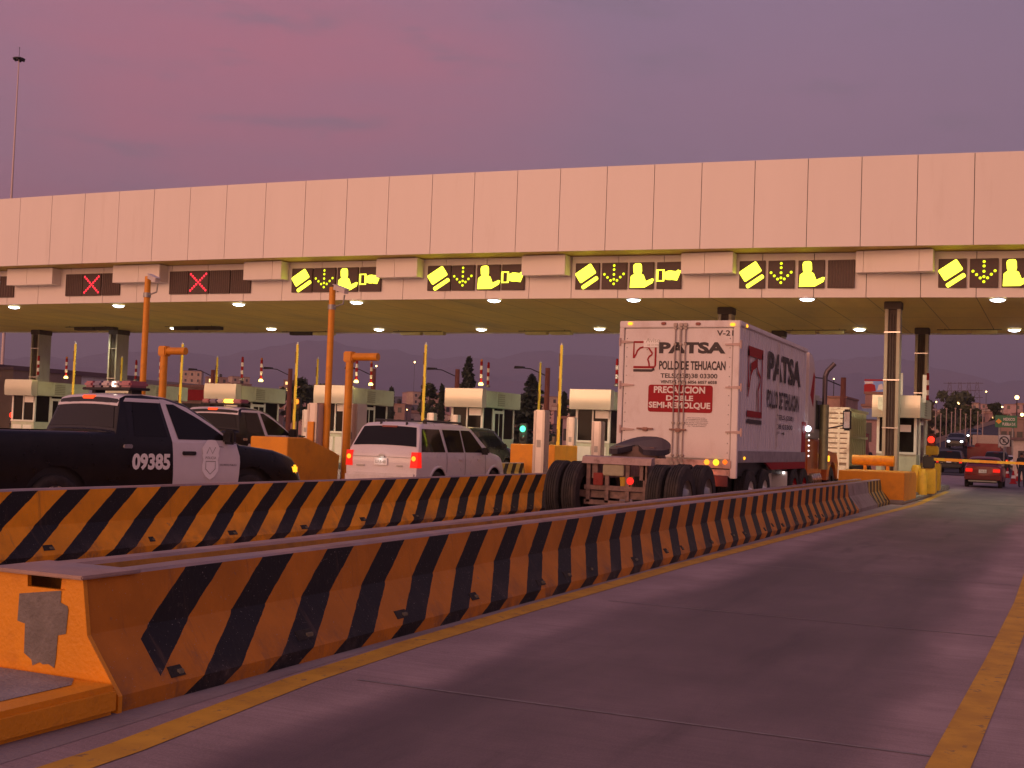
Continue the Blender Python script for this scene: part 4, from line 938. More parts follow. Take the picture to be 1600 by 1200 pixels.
def sedan(label,loc,rz,paint,lit=0,plate='TXL-31',front=False,group=None):
    t_=thing('sedan_car',label,'car',loc,rz,group)
    L=4.35;W=1.70
    c=Car(L,W,[(0,.72),(.03,.95),(.10,1.0),(.55,1.03),(1.05,1.34),(1.35,1.40),(2.1,1.42),(2.5,1.36),(3.15,1.02),(3.4,.96),(4.1,.80),(4.32,.66),(L,.5)],
          [(0,.90),(3.1,.92),(4.1,.75),(L,.45)],.26,[(.80,.34,.30),(3.5,.34,.30)],tumble=.22,taper=(.10,.16))
    c.shell('body',paint,t_); underbody(c,t_)
    for x in (-.73,.73):
        for y in (.80,3.5): wheel(t_,x,y,.30,.19)
    c.over(.62,1.0,.12,.12).build('rear_window',GLASS,t_); c.over(2.55,3.1,.12,.10).build('windshield',GLASS,t_)
    for s in (1,-1):
        c.side([(.95,.98),(1.25,1.30)],[(1.95,.98),(1.93,1.30)],.008,s).build('side_window',GLASS,t_)
        c.side([(2.01,.98),(2.0,1.30)],[(2.95,.98),(2.45,1.30)],.008,s).build('side_window',GLASS,t_)
        x=c.hw(.1,.8)
        box_part('tail_lamp',t_,TAIL if lit else TAILOFF,min(s*(x-.34),s*(x-.03)),max(s*(x-.34),s*(x-.03)),-.035,.05,.72,.88)
        if front: box_part('headlamp',t_,HEADL,min(s*.45,s*.68),max(s*.45,s*.68),L-.12,L+.03,.56,.70)
        else: box_part('headlamp',t_,CHROME,min(s*.45,s*.68),max(s*.45,s*.68),L-.12,L-.01,.56,.68)
        x=c.hw(2.9,.95); box_part('mirror',t_,BLACK,min(s*(x-.02),s*(x+.16)),max(s*(x-.02),s*(x+.16)),2.72,2.82,.92,1.04,c=.03)
    box_part('rear_bumper',t_,mat('bumper_dark_red',(.16,.01,.012),.5) if paint==PRED else BLACK,-.80,.80,-.09,.06,.36,.56,c=.04)
    pl=box_part('license_plate',t_,PLATE,-.17,.17,-.05,-.03,.68,.84,c=.005)
    g=MB(); text(g,plate,Vector((-.13,-.053,.725)),(.26,0,0),(0,0,.075),.01); g.build('lettering',GREY,pl)
    box_part('sill_trim',t_,GREY,-.62,.62,-.06,.02,.27,.33)
    return t_
h=R_(-15); pickup('black and white police pickup numbered 09385 behind the bright barrier',(-12.62+2.22*math.sin(h)-1.0*math.cos(h)+.02,13.6-2.22*math.cos(h)-1.0*math.sin(h)+.28,0),h,False,'09385')
pickup('second police pickup with an amber lit roof bar, behind the orange crash block',(-19.35,22.1,.05),R_(-3),True,'09417')
suv('white sport utility car with roof rack and lit tail lamps behind the bright barrier',(-13.72,23.3,0),0,PWHITE)
suv('dark vehicle seen past the nose of the white car',(-19.6,37.2,0),0,PDARK,rack=False,L=4.5,W=1.8,H=1.84,lit=False)
sedan('red sedan leaving the open lane beyond the lowered gate arm',(-3.45,60.7,0),0,PRED,1)
# ================================================================== TRAILER
TW=mat('trailer_white',(.72,.68,.67),.5,var=.04,scale=2,stretch=(1,1,.5),bump=.1,bscale=5,dirt=(.50,.40,.36),dscale=2.6,dlo=.52,dhi=.85)
TS=mat('trailer_side_white',(.70,.68,.70),.45,var=.05,scale=3,stretch=(1,2,.2),dirt=(.46,.40,.38),dscale=2.2,dlo=.52,dhi=.85)
RUST=mat('trailer_frame_rust',(.34,.19,.15),.8,var=.35,scale=7,bump=.3,dirt=(.12,.08,.07),dscale=4)
TINK=mat('lettering_dark',(.040,.03,.035),.6,var=.3,scale=10); TRED=mat('lettering_red',(.33,.014,.022),.6,var=.12,scale=6,spec=.2); TWH=mat('lettering_white',(.75,.70,.68),.5)
QL,QR,YB,YF,ZB,ZTP=-8.41,-5.89,23.75,30.72,1.24,4.03
tr=thing('box_trailer','white box trailer lettered PATSA with red precaution panel','trailer',(0,0,0))
mb=MB(); mb.box(QL+.05,QR-.03,YB+.06,YF,ZB,ZTP-.02); mb.build('box_body',TS,tr)
# side panels with vertical ribs
mb=MB(); n=34
for i in range(n):
    y=YB+.10+(YF-YB-.2)*i/n; mb.cbox(QR-.03,QR-.018,y,y+.05,ZB+.22,ZTP-.12,.004)
mb.build('side_ribs',TS,tr)
mb=MB(); mb.cbox(QR-.04,QR+.012,YB+.02,YF,ZTP-.10,ZTP,.015); mb.cbox(QL-.01,QL+.06,YB+.02,YF,ZTP-.10,ZTP,.015); mb.cbox(QL+.02,QR-.02,YF-.03,YF+.01,ZTP-.1,ZTP,.01); mb.build('top_rail',TW,tr)
mb=MB(); mb.cbox(QR-.04,QR+.01,YB+.05,YF,ZB-.04,ZB+.20,.012); mb.build('side_rail',mat('rail_grey',(.30,.27,.28),.6,var=.25,scale=5),tr)
mb=MB(); mb.box(QR-.035,QR-.005,YF-.42,YF,ZB+.2,ZB+.95); mb.prism([(YF,ZB-.04),(YF,ZB-.20),(YF-3.8,ZB-.20),(YF-4.4,ZB-.04)],0,QR-.05,QR-.0); mb.build('red_skirt',TRED,tr)
# rear frame and doors
mb=MB(); mb.cbox(QL,QR,YB-.02,YB+.08,ZTP-.14,ZTP,.012); mb.cbox(QL,QL+.10,YB-.02,YB+.08,ZB,ZTP-.14,.01); mb.cbox(QR-.13,QR,YB-.02,YB+.08,ZB-.35,ZTP-.14,.01); mb.build('rear_frame',TW,tr)
mid=on(1061,600,1,YB).x
for a,b in ((QL+.115,mid-.012),(mid+.012,QR-.145)):
    mb=MB(); mb.cbox(a,b,YB,YB+.05,ZB+.02,ZTP-.155,.012); d=mb.build('rear_door',TW,tr)
    mb=MB(); 
    for k in range(13): 
        z=ZB+.15+k*.19; e=a if a<mid-.5 else b
        for xx in ((a+.05) if a<mid-.1 else (b-.05),): mb.lathe([(.012,-.003),(.008,-.010),(.001,-.011)],(xx,YB,z),axis='y',n=6)
    mb.build('rivets',GREY,d)
    mb=MB()
    for xx in (on(1053.8,600,1,YB).x,) if a<mid-.1 else (mid+.02,on(1069.6,600,1,YB).x):
        mb.tube((xx,YB-.035,ZB-.12),(xx,YB-.035,ZTP-.06),.013,n=8)
        for z in (ZB+.05,ZB+.7,ZB+1.5,ZTP-.5,ZTP-.18): mb.cbox(xx-.028,xx+.028,YB-.05,YB-.002,z,z+.04,.006)
        for z in (ZB-.13,ZTP-.12): mb.cbox(xx-.04,xx+.04,YB-.06,YB+.0,z,z+.07,.008)
    mb.build('lock_rods',mat('rod_grey',(.33,.27,.25),.5,metal=.3,var=.2),d)
    mb=MB(); hx=(on(1017,0,1,YB).x,on(1042,0,1,YB).x) if a<mid-.1 else (on(1067,0,1,YB).x,on(1093,0,1,YB).x); hz=on(1050,671,1,YB).z
    mb.cbox(hx[0],hx[1],YB-.06,YB-.02,hz-.018,hz+.018,.006); mb.cbox((hx[0]+hx[1])/2-.05,(hx[0]+hx[1])/2+.05,YB-.05,YB-.002,hz-.05,hz+.03,.008); mb.build('handle',RUST,d)
for sgn,px0,px1 in ((0,969,990),(1,1133,1158)):
    for py in (534,601,670) if sgn==0 else (538,605,675):
        p0=on(px0,py,1,YB-.03); p1=on(px1,py,1,YB-.03)
        mb=MB(); mb.prism([(p0.x,p0.z-.045 if sgn else p0.z-.035),(p1.x,p0.z-(.035 if sgn else .012)),(p1.x,p0.z+(.035 if sgn else .012)),(p0.x,p0.z+(.012 if sgn else .035))] if not sgn else [(p0.x,p0.z-.012),(p1.x,p0.z-.035),(p1.x,p0.z+.035),(p0.x,p0.z+.012)],1,YB-.03,YB-.002)
        e=p0.x if not sgn else p1.x; mb.tube((e,YB-.035,p0.z-.08),(e,YB-.035,p0.z+.08),.022,n=8); mb.build('hinge',mat('hinge_metal',(.50,.36,.33),.5,var=.2),tr)
mb=MB(); mb.cbox(QL+.02,QR-.1,YB-.03,YB+.12,ZB-.16,ZB-.0,.01); mb.cbox(QL+.02,QR-.02,YB-.01,YB+.1,ZB-.33,ZB-.18,.01)
for xx in (-7.6,-7.05,-6.55): mb.box(xx,xx+.12,YB-.02,YB+.1,ZB-.2,ZB-.14)
mb.build('rear_sill',mat('sill_dirty',(.46,.34,.31),.75,var=.3,scale=6,dirt=(.2,.11,.09),dscale=5),tr)
mb=MB(); mb.box(QL+.15,QR-.15,YB+.15,YF,ZB-.32,ZB-.02); mb.box(-7.6,-7.5,YB+.1,YF,ZB-.5,ZB-.3); mb.box(-6.8,-6.7,YB+.1,YF,ZB-.5,ZB-.3); mb.build('chassis',BLACK,tr)
for px,py in ((985,505.5),(1145,507)):
    p=on(px,py,1,YB-.03); box_part('marker_lamp',tr,AMB,p.x-.05,p.x+.05,YB-.05,YB-.02,p.z-.03,p.z+.03)
for px,py in ((1037,505.5),(1091,506)):
    p=on(px,py,1,YB-.03); box_part('marker_lamp',tr,TAILOFF,p.x-.05,p.x+.05,YB-.05,YB-.02,p.z-.03,p.z+.03)
p=on(1166,509,0,QR+.01); box_part('marker_lamp',tr,AMB,QR+.008,QR+.03,p.y,p.y+.1,p.z-.03,p.z+.03)
p=on(1161.5,716,0,QR+.01); box_part('marker_lamp',tr,AMB,QR+.008,QR+.03,p.y,p.y+.1,p.z-.03,p.z+.03)
mb=MB(); mb.cbox(-6.95,-6.05,YB-.04,YB,ZB-.52,ZB-.30,.01); lp=mb.build('lamp_panel',mat('lamp_panel_dark',(.10,.02,.03),.6),tr)
for px,py,m_,r in ((1104,722,TAILHOT,.055),(1118.5,722.5,emi('amber_turn_lit',(1,.55,.02),2.4),.062),(1132.5,722,emi('tail_orange_lit',(1,.16,.015),1.5),.05)):
    p=on(px,py,1,YB-.05); mb=MB(); mb.lathe([(r,0),(r*.7,-.02),(.001,-.028)],(p.x,YB-.04,p.z),axis='y',n=16); mb.build('tail_lamp',m_,lp)
ld=bpy.data.lights.new('tail_glow','POINT'); ld.energy=5; ld.color=(1,.18,.04); ld.shadow_soft_size=.08
lo=bpy.data.objects.new('tail_glow',ld); col.objects.link(lo); lo.parent=tr; lo.location=(-6.5,YB-.2,ZB-.42)
# lettering, rear
YR=YB-.006
def rear_text(mb,s,x0,y0,x1,y1,bold=.03,mi=0,dy=0):
    a=on(x0,y1,1,YR-dy); b=on(x1,y1,1,YR-dy); c=on(x0,y0,1,YR-dy); w_=(b-a).x; h_=(c-a).z
    z0=(on((x0+x1)/2,y1,1,YR-dy)).z
    text(mb,s,(a.x,YR-dy,z0),(w_,0,0),(0,0,h_),bold,mi)
k=4.4444; X=lambda v:940+v/k; Yp=lambda v:480+v/k
mb=MB(); rear_text(mb,'PATSA',X(398),Yp(243),X(860),Yp(322),.05); rear_text(mb,'POLLO DE TEHUACAN',X(398),Yp(374),X(860),Yp(436),.03); rear_text(mb,'TELS.(238)38 03300',X(408),Yp(461),X(803),Yp(502),.02)
rear_text(mb,'VENTAS 6036 6056 6057 6058',X(408),Yp(509),X(800),Yp(531),.03); rear_text(mb,'V-21',X(800),Yp(160),X(915),Yp(198),.02)
rnd=random.Random(3)
for i in range(6):
    y=Yp(766+i*11.5); xa=X(575+abs(i-2.5)*8); xb=X(745-abs(i-2.5)*10); rear_text(mb,['PARA CUALQUIER QUEJA','O SUGERENCIA SOBRE','LA FORMA DE MANEJO','DE ESTE VEHICULO','FAVOR DE LLAMAR','AL TELEFONO'][i],xa,y,xb,y+1.5,.0)
mb.build('lettering',TINK,tr)
a=on(X(320),Yp(722),1,YR); b=on(X(768),Yp(722),1,YR); c_=on(X(320),Yp(534),1,YR)
mb=MB(); w_=b.x-a.x; h_=c_.z-a.z; mb.poly(rrect(w_/2,h_/2,w_,h_,0,.05),(a.x,YR,a.z-.008),(1,0,0),(0,0,1)); rp=mb.build('red_panel',TRED,tr)
mb=MB(); rear_text(mb,'PRECAUCION',X(362),Yp(550),X(718),Yp(598),.035,dy=.004); rear_text(mb,'DOBLE',X(447),Yp(613),X(635),Yp(650),.035,dy=.004); rear_text(mb,'SEMI-REMOLQUE',X(326),Yp(660),X(754),Yp(710),.035,dy=.004); mb.build('lettering',TWH,rp)
p=on(X(292),Yp(279),1,YR); q=on(X(398),Yp(229),1,YR); mb=MB(); mb.box(p.x,q.x,YR-.012,YR-.002,p.z,q.z); nt_=mb.build('notice',PLATE,tr)
mb=MB(); text(mb,'Aviso',(p.x+.05,YR-.014,p.z+.10),(.30,0,0),(0,0,.09),.0); text(mb,'38 03300',(p.x+.08,YR-.014,p.z+.03),(.26,0,0),(0,0,.04),.0); mb.build('lettering',GREY,nt_)
def bird_logo(o,u,v,parent,wd=.05):
    """unit square logo: red framed square with a bird head line, dark base bar"""
    mb=MB(); mb.ribbon([(.0,.38),(.0,.98),(.93,.98),(.985,.90),(.985,.12),(.93,.05),(.0,.05)],wd*1.25,o,u,v)
    mb.ribbon([(.02,.40),(.10,.52),(.16,.66),(.28,.76),(.46,.80),(.66,.78),(.72,.70),(.84,.56),(.80,.50),(.70,.44),(.64,.34),(.70,.20),(.72,.06)],wd,tuple(Vector(o)+Vector(u).cross(Vector(v)).normalized()*.002),u,v); mb.build('emblem',TRED,parent)
    mb=MB(); o3=Vector(o); 
    mb.ribbon([(.0,-.07),(.82,-.07),(.95,-.01)],wd*1.5,o,u,v); mb.ribbon([(.585,.70),(.615,.70)],wd*.6,o,u,v); mb.build('emblem_base',TINK,parent)
a=on(X(220),Yp(425),1,YR); b=on(X(374),Yp(425),1,YR); c_=on(X(220),Yp(238),1,YR)
bird_logo((a.x,YR,a.z),(b.x-a.x,0,0),(0,0,c_.z-a.z),tr,.065)
# lettering, side
XS=QR+.004
def side_text(mb,s,xa,ya_t,ya_b,xb,yb_t,yb_b,bold):
    p0=on(xa,ya_b,0,XS);p1=on(xb,yb_b,0,XS);p2=on(xa,ya_t,0,XS);p3=on(xb,yb_t,0,XS)
    z0=(p0.z+p1.z)/2; z1=(p2.z+p3.z)/2; text(mb,s,(XS,p0.y,z0),(0,p1.y-p0.y,0),(0,0,z1-z0),bold)
mb=MB(); side_text(mb,'PATSA',X(1157),Yp(312),Yp(505),X(1382),Yp(372),Yp(555),.035); side_text(mb,'POLLO DE TEHUACAN',X(1150),Yp(575),Yp(700),X(1370),Yp(612),Yp(728),.03)
side_text(mb,'TELS.(238)',X(1217),Yp(745),Yp(785),X(1332),Yp(762),Yp(802),.02); side_text(mb,'38 03300',X(1217),Yp(812),Yp(848),X(1325),Yp(820),Yp(852),.02); side_text(mb,'F 4',X(1217),Yp(862),Yp(885),X(1270),Yp(870),Yp(890),.02); mb.build('lettering',TINK,tr)
p0=on(X(1008),Yp(760),0,XS); p1=on(X(1112),Yp(760),0,XS); p2=on(X(1030),Yp(268),0,XS)
bw=p1.y-p0.y; bh=p2.z-p0.z; 
mb=MB(); mb.poly([(0,.86),(1,.86),(1,1),(0,1)],(XS,p0.y,p0.z),(0,bw,0),(0,0,bh)); mb.poly([(0,.0),(1,.0),(1,.09),(0,.09)],(XS,p0.y,p0.z),(0,bw,0),(0,0,bh))
mb.ribbon([(.04,.42),(.04,.95)],.07,(XS,p0.y,p0.z),(0,bw,0),(0,0,bh)); mb.ribbon([(.95,.05),(.95,.95)],.07,(XS,p0.y,p0.z),(0,bw,0),(0,0,bh))
mb.ribbon([(.02,.28),(.10,.42),(.18,.60),(.32,.70),(.55,.76),(.68,.66),(.84,.58),(.80,.50),(.70,.40),(.72,.24),(.74,.05)],.06,(XS+.002,p0.y,p0.z),(0,bw,0),(0,0,bh)); mb.ribbon([(.2,.70),(.62,.80)],.12,(XS+.003,p0.y,p0.z),(0,bw,0),(0,0,bh)); mb.build('emblem',TRED,tr)
mb=MB(); mb.poly([(0,-.09),(1,-.09),(1,-.03),(0,-.03)],(XS,p0.y,p0.z),(0,bw,0),(0,0,bh)); mb.build('emblem_base',TINK,tr)
# side door seam
p=on(1214,640,0,QR); mb=MB(); mb.box(QR-.02,QR-.002,p.y,p.y+.04,ZB+.25,ZTP-.12); mb.tube((QR,p.y+.1,ZB+.3),(QR,p.y+.1,ZTP-.15),.016,n=6); mb.build('side_door_seam',mat('seam_white',(.60,.57,.58),.5),tr)
def dual(parent,x,y,r=.53,rim=None,s=1):
    for dx in (0,-.33*s):
        mb=MB(); w2=.135
        prof=[(r*.55,-w2),(r*.92,-w2),(r,-w2*.75)]
        for g in (-.45,-.15,.15,.45): prof+=[(r,w2*(g-.08)),(r-.015,w2*(g-.06)),(r-.015,w2*(g+.06)),(r,w2*(g+.08))]
        prof+=[(r,w2*.75),(r*.92,w2),(r*.55,w2)]
        mb.lathe(prof,(x+dx,y,r),axis='x',n=36,smooth=False); wo=mb.build('wheel',RUBBER,parent)
        if dx==0:
            mb=MB(); o=x+s*.09; mb.lathe([(r*.56,s*.03),(r*.50,-s*.03),(r*.3,-s*.02),(r*.26,s*.05),(.001,s*.06)],(o,y,r),axis='x',n=24); mb.build('rim',rim or WHITE2,wo)
for y in (25.2,26.5):
    dual(tr,QR-.17,y,s=1); dual(tr,QL+.17,y,s=-1)
for x in (QR-.62,QL+.1): 
    mb=MB(); mb.box(x,x+.52,27.35,27.37,.25,.95); mb.build('mud_flap',PLATE,tr)
for x in (-7.9,-7.2,-6.7): pass
mb=MB(); mb.box(QR-.5,QR-.42,28.6,28.7,.15,1.2); mb.box(QL+.42,QL+.5,28.6,28.7,.15,1.2); mb.build('landing_leg',GREY,tr)
p=on(1198,745,0,QR-.1)
rebase(tr,(-7.15,YB,0))
# ================================================================== DOLLY
dl=thing('converter_dolly','tandem converter dolly with tyres and a fifth wheel plate, in front of the trailer rear','dolly',(-7.12,20.35,.06))
for y in (.0,1.35):
    dual(dl,1.10,y,.555,GREY,1); dual(dl,-1.10,y,.555,GREY,-1)
mb=MB(); mb.prism([(-.18,1.08),(-.14,1.20),(.02,1.22),(.05,1.08)],0,-.66,.62); mb.build('rear_crossbeam',mat('dolly_beam',(.40,.28,.26),.6,var=.2,scale=5,dirt=(.16,.1,.09),dscale=5),dl)
mb=MB()
for x in (-.48,.40): mb.box(x,x+.10,-.12,2.8,.82,1.08)
mb.box(-1.1,1.1,-.06,.06,.48,.60); mb.box(-1.1,1.1,1.29,1.41,.48,.60)
for x in (-.55,-.2,.18,.5): mb.box(x-.035,x+.035,-.12,-.06,.40,1.08)
mb.box(-.62,.62,-.13,-.05,.62,.70); mb.box(-.62,.60,-.12,-.06,.36,.44); mb.build('frame',mat('dolly_frame',(.20,.13,.115),.75,var=.35,scale=9,bump=.3,dirt=(.06,.045,.04),dscale=6),dl)
box_part('dirty_plate',dl,mat('dirty_plate',(.32,.30,.20),.6,var=.2),-.27,.12,-.16,-.13,.88,1.07)
box_part('red_reflector',dl,TAILOFF,-.44,-.26,-.17,-.13,.70,.92)
mb=MB(); mb.lathe([(.066,0),(.05,-.03),(.001,-.04)],(.24,-.14,.80),axis='y',n=18); mb.build('tail_lamp',emi('dolly_tail_lit',(1,.03,.02),1.3),dl)
mb=MB() # fifth wheel plate with a slot, tilted
n=28; top=[]
for i in range(n):
    a=2*math.pi*i/n; x=.56*math.cos(a); y=.62*math.sin(a)
    if -1.9<math.atan2(y,x)<-1.25: x*=.25; y*=.35
    top.append((x,y))
mb.prism(top,2,0,.06)
fp=mb; vs=[]
for (x,y,z) in mb.v: vs.append((x+.02,1.0+y*.97,1.38+z*1.6+y*.20-.35*max(0,(abs(x)-.15))**1.5))
mb.v=vs; mb.build('fifth_wheel',mat('greasy_plate',(.060,.052,.062),.42,metal=.4,var=.3,scale=6),dl)
mb=MB(); mb.prism([(-.45,1.20),(.45,1.20),(.36,1.40),(-.36,1.40)],1,.75,1.25); mb.build('pedestal',mat('dolly_frame2',(.16,.10,.09),.7,var=.3),dl)
mb=MB(); mb.box(-.06,.06,2.8,4.0,.80,.95); mb.build('tow_bar',BLACK,dl)
# ================================================================== TRACTOR
OR2=mat('tractor_orange',(.55,.14,.03),.35,var=.1,coat=.5,dirt=(.28,.09,.04),dscale=3); GLASSG=glassm('cab_glass',(.04,.045,.04))
tc_=thing('truck_tractor','orange and white truck tractor pulling the trailer, chrome exhaust stack beside the cab','truck',(0,0,0))
qr=QR+.02
mb=MB(); # fairing: curved nose toward front
pr=[(31.15,2.0)];
for i in range(9): a=R_(10*i+5); pr.append((31.15+.75*math.sin(R_(11.25*i)),3.55+.42*math.cos(R_(11.25*i))))
mb.prism([(31.12,1.95),(31.12,3.97),(31.45,3.94),(31.75,3.80),(31.92,3.55),(32.0,3.2),(32.0,1.95)],0,-8.3,qr-.05); mb.build('sleeper_fairing',mat('fairing_white',(.72,.62,.56),.35,coat=.5,var=.04),tc_)
mb=MB(); mb.prism([(31.75,2.6),(31.9,3.4),(31.75,3.5),(31.35,2.9)],0,qr-.06,qr-.044); mb.build('fairing_stripe',TRED,tc_)
mb=MB(); mb.cbox(-8.25,qr-.06,31.2,33.1,1.75,2.95,.06); mb.build('cab',mat('cab_grey_green',(.40,.42,.34),.35,coat=.5),tc_)
mb=MB(); mb.cbox(-8.25,qr-.05,31.15,33.2,.85,1.78,.05); mb.build('cab_lower',OR2,tc_)
mb=MB(); mb.box(qr-.06,qr-.035,32.2,32.95,2.05,2.8); mb.build('door_window',GLASSG,tc_)
mb=MB(); mb.prism([(33.1,.95),(35.3,.80),(35.45,1.15),(35.2,1.42),(33.1,1.72)],0,-7.9,-6.4); 
n=10; ar=[(33.7,.75)]+[(34.45-.72*math.cos(math.pi*i/n),.72+.66*math.sin(math.pi*i/n)) for i in range(n+1)]+[(35.25,.72),(35.35,1.25),(35.1,1.42),(33.6,1.5)]
mb.prism([(33.6,1.5),(35.1,1.42),(35.35,1.15),(35.3,.70),(35.17,.70)]+[(34.45+.62*math.cos(math.pi*i/n),.62+.58*math.sin(math.pi*i/n)) for i in range(1,n)]+[(33.83,.70),(33.5,.70)],0,-6.4,qr+.02); mb.build('hood_fender',OR2,tc_)
p=on(1286,720,0,qr+.02); box_part('marker_lamp',tc_,AMB,qr+.02,qr+.07,33.55,33.72,1.20,1.36)
mb=MB(); ex=-5.78; 
mb.tube((ex,32.6,1.0),(ex,32.6,2.7),.12,n=16); mb.build('muffler',mat('muffler_shield',(.30,.32,.16),.4,metal=.5,var=.2),tc_)
mb=MB(); mb.path([(ex,32.6,2.7),(ex,32.6,3.45),(ex+.05,32.62,3.60),(ex+.22,32.68,3.80)],.065,n=12); mb.build('exhaust_pipe',mat('sooty_chrome',(.16,.13,.13),.4,metal=.8),tc_)
mb=MB(); mb.tube((qr-.05,33.0,2.05),(-5.35,33.35,2.20),.018,n=6); mb.cbox(-5.42,-5.20,33.3,33.42,2.05,2.62,.04); mi_=mb.build('mirror',BLACK,tc_)
mb=MB(); mb.box(-5.385,-5.235,33.292,33.297,2.12,2.55); mb.build('mirror_glass',STEEL,mi_)
for y in (29.55,30.75): dual(tc_,qr-.16,y,rim=RED,s=1); dual(tc_,-8.24,y,rim=RED,s=-1)
for s,x in ((1,qr-.14),(-1,-8.25)):
    mb=MB(); mb.lathe([(.28,-.13),(.50,-.13),(.53,-.09),(.53,.09),(.50,.13),(.28,.13)],(x,34.45,.53),axis='x',n=28); wo=mb.build('wheel',RUBBER,tc_)
    mb=MB(); mb.lathe([(.29,s*.10),(.2,s*.06),(.001,s*.08)],(x,34.45,.53),axis='x',n=20); mb.build('rim',STEEL,wo)
mb=MB(); mb.tube((qr-.3,31.7,.72),(qr-.3,33.0,.72),.30,n=24)
tk=mb.build('fuel_tank',mat('tank_alu',(.55,.52,.48),.25,metal=.9,var=.1),tc_)
mb=MB(); mb.box(-7.5,-7.4,28.9,35.2,.7,.95); mb.box(-6.9,-6.8,28.9,35.2,.7,.95); mb.build('chassis',BLACK,tc_)
for x in (-8.2,qr-.6): mb=MB(); mb.box(x,x+.56,28.7,28.72,.3,.98); f_=mb.build('mud_flap',PLATE,tc_)
mb=MB(); 
for x in (qr-.56,qr-.12): mb.ball((x,28.68,.95),.03,n=8)
mb.build('flap_lamp',emi('small_white_lit',(1,.85,.8),3),tc_)
box_part('rear_lamp',tc_,TAIL,qr-1.05,qr-.95,28.6,28.66,.62,.80)
p=on(1264,670,0,qr+.05); mb=MB(); mb.ball((qr+.03,p.y,p.z),.075,n=12); mb.build('side_lamp',emi('side_lamp_lit',(.8,.85,1),6),tc_)
mb=MB(); 
for i in range(5): mb.ball((qr+.0,31.05,1.35+i*.13),.022,n=8)
mb.build('cab_marker_lamps',emi('cab_marker_lit',(1,.8,.8),2.5),tc_)
rebase(tc_,(-7.1,31.2,0))
# ================================================================== STAKE TRUCK
CR=mat('stake_cream',(.80,.72,.58),.6,var=.08,scale=4,dirt=(.38,.28,.2),dscale=3); CR2=mat('stake_green_cream',(.70,.74,.48),.6,var=.08,scale=4)
a0,a1,yb,yf=-9.25,-6.95,44.3,48.6; zb,zt_=.95,3.0
st=thing('stake_truck','cream slatted livestock truck ahead of the tractor','truck')
mb=MB(); nsl=11
for i in range(nsl): z=zb+.12+(zt_-zb-.1)*i/nsl; mb.cbox(a0+.06,a1-.06,yb,yb+.05,z,z+(zt_-zb)/nsl*.72,.008)
mb.build('rear_slats',CR,st)
mb=MB(); mb.box(a0+.08,a1-.08,yb+.055,yb+.07,zb,zt_-.05); mb.build('rear_lining',mat('lining',(.34,.27,.2),.8),st)
mb=MB(); 
for x in (a0,a1-.09): mb.cbox(x,x+.09,yb-.03,yb+.08,zb-.1,zt_+.03,.01)
mb.box(a1-.42,a1-.34,yb-.02,yb,zb,zt_); mb.box(a0,a1,yb-.02,yb+.06,zt_-.03,zt_+.04); mb.build('corner_post',CR,st)
mb=MB(); ns=9
for i in range(ns): y=yb+.2+(yf-yb-.3)*i/ns; mb.box(a1-.05,a1,y,y+.12,zb,zt_)
for z in (zb+.05,zb+1.0,zt_-.08): mb.box(a1-.03,a1+.02,yb+.05,yf,z,z+.09)
mb.build('side_stakes',CR2,st)
mb=MB(); mb.box(a1-.09,a1-.06,yb+.1,yf,zb,zt_-.1); mb.box(a0+.05,a1-.1,yf-.05,yf,zb,zt_-.1); mb.build('side_lining',mat('lining2',(.42,.44,.28),.8),st)
mb=MB(); mb.cbox(a0+.1,a1-.1,yb-.05,yb+.02,.50,.97,.01); mb.build('tail_board',CR,st)
mb=MB(); mb.lathe([(.10,-.01),(.09,-.03),(.04,-.03),(.03,-.015),(.001,-.015)],(-7.6,yb-.05,.74),axis='y',n=16); mb.build('round_lamp',mat('lamp_brown',(.2,.1,.06),.5),st)
box_part('tail_lamp',st,TAIL,-8.6,-8.5,yb-.1,yb-.05,.45,.6)
mb=MB(); mb.box(a0+.2,a1-.2,yb,yf+1.8,.5,.95); mb.build('chassis',BLACK,st)
mb=MB(); mb.cbox(a0+.2,a1-.2,yf+.1,yf+1.9,.6,2.3,.1); mb.build('cab',PRED,st)
for y in (yb+1.0,yf+1.2): dual(st,a1-.15,y,.45,s=1); dual(st,a0+.15,y,.45,s=-1)
rebase(st,(-8.1,44.3,0))
# ================================================================== FAR SETTING
MTN,t,b=nodemat('mountain_haze_tint',.95); P=node(t,'ShaderNodeTexCoord').outputs['Object']
base=mx(t,smooth(t,noise(t,P,.0011,8,.65),.35,.7),(.15,.12,.20),(.24,.17,.24)); t.links.new(base,b.inputs['Base Color'])  # lilac in the base colour stands in for distance haze
def ridge(px):  # picture row of the ridge line at picture column px
    pts=[(-600,560),(0,556),(300,552),(480,538),(620,548),(760,560),(900,552),(1060,566),(1200,570),(1330,556),(1420,566),(1500,585),(1600,592),(1750,575),(2300,560)]
    return lerp_list2(pts,px)+5*math.sin(px*.021)+3*math.sin(px*.057+1)+2*math.sin(px*.13)
def lerp_list2(p,x):
    if x<=p[0][0]: return p[0][1]
    for (a,b_),(c,d) in zip(p,p[1:]):
        if x<=c: u=(x-a)/(c-a); u=u*u*(3-2*u); return b_+(d-b_)*u
    return p[-1][1]
D=7000; rows=[]
cols_=range(-700,2500,20)
mb=MB(); rnd=random.Random(5)
levels=[(2200,.0),(3200,.10),(4200,.32),(5200,.55),(6200,.80),(7000,1.0),(8200,.7)]
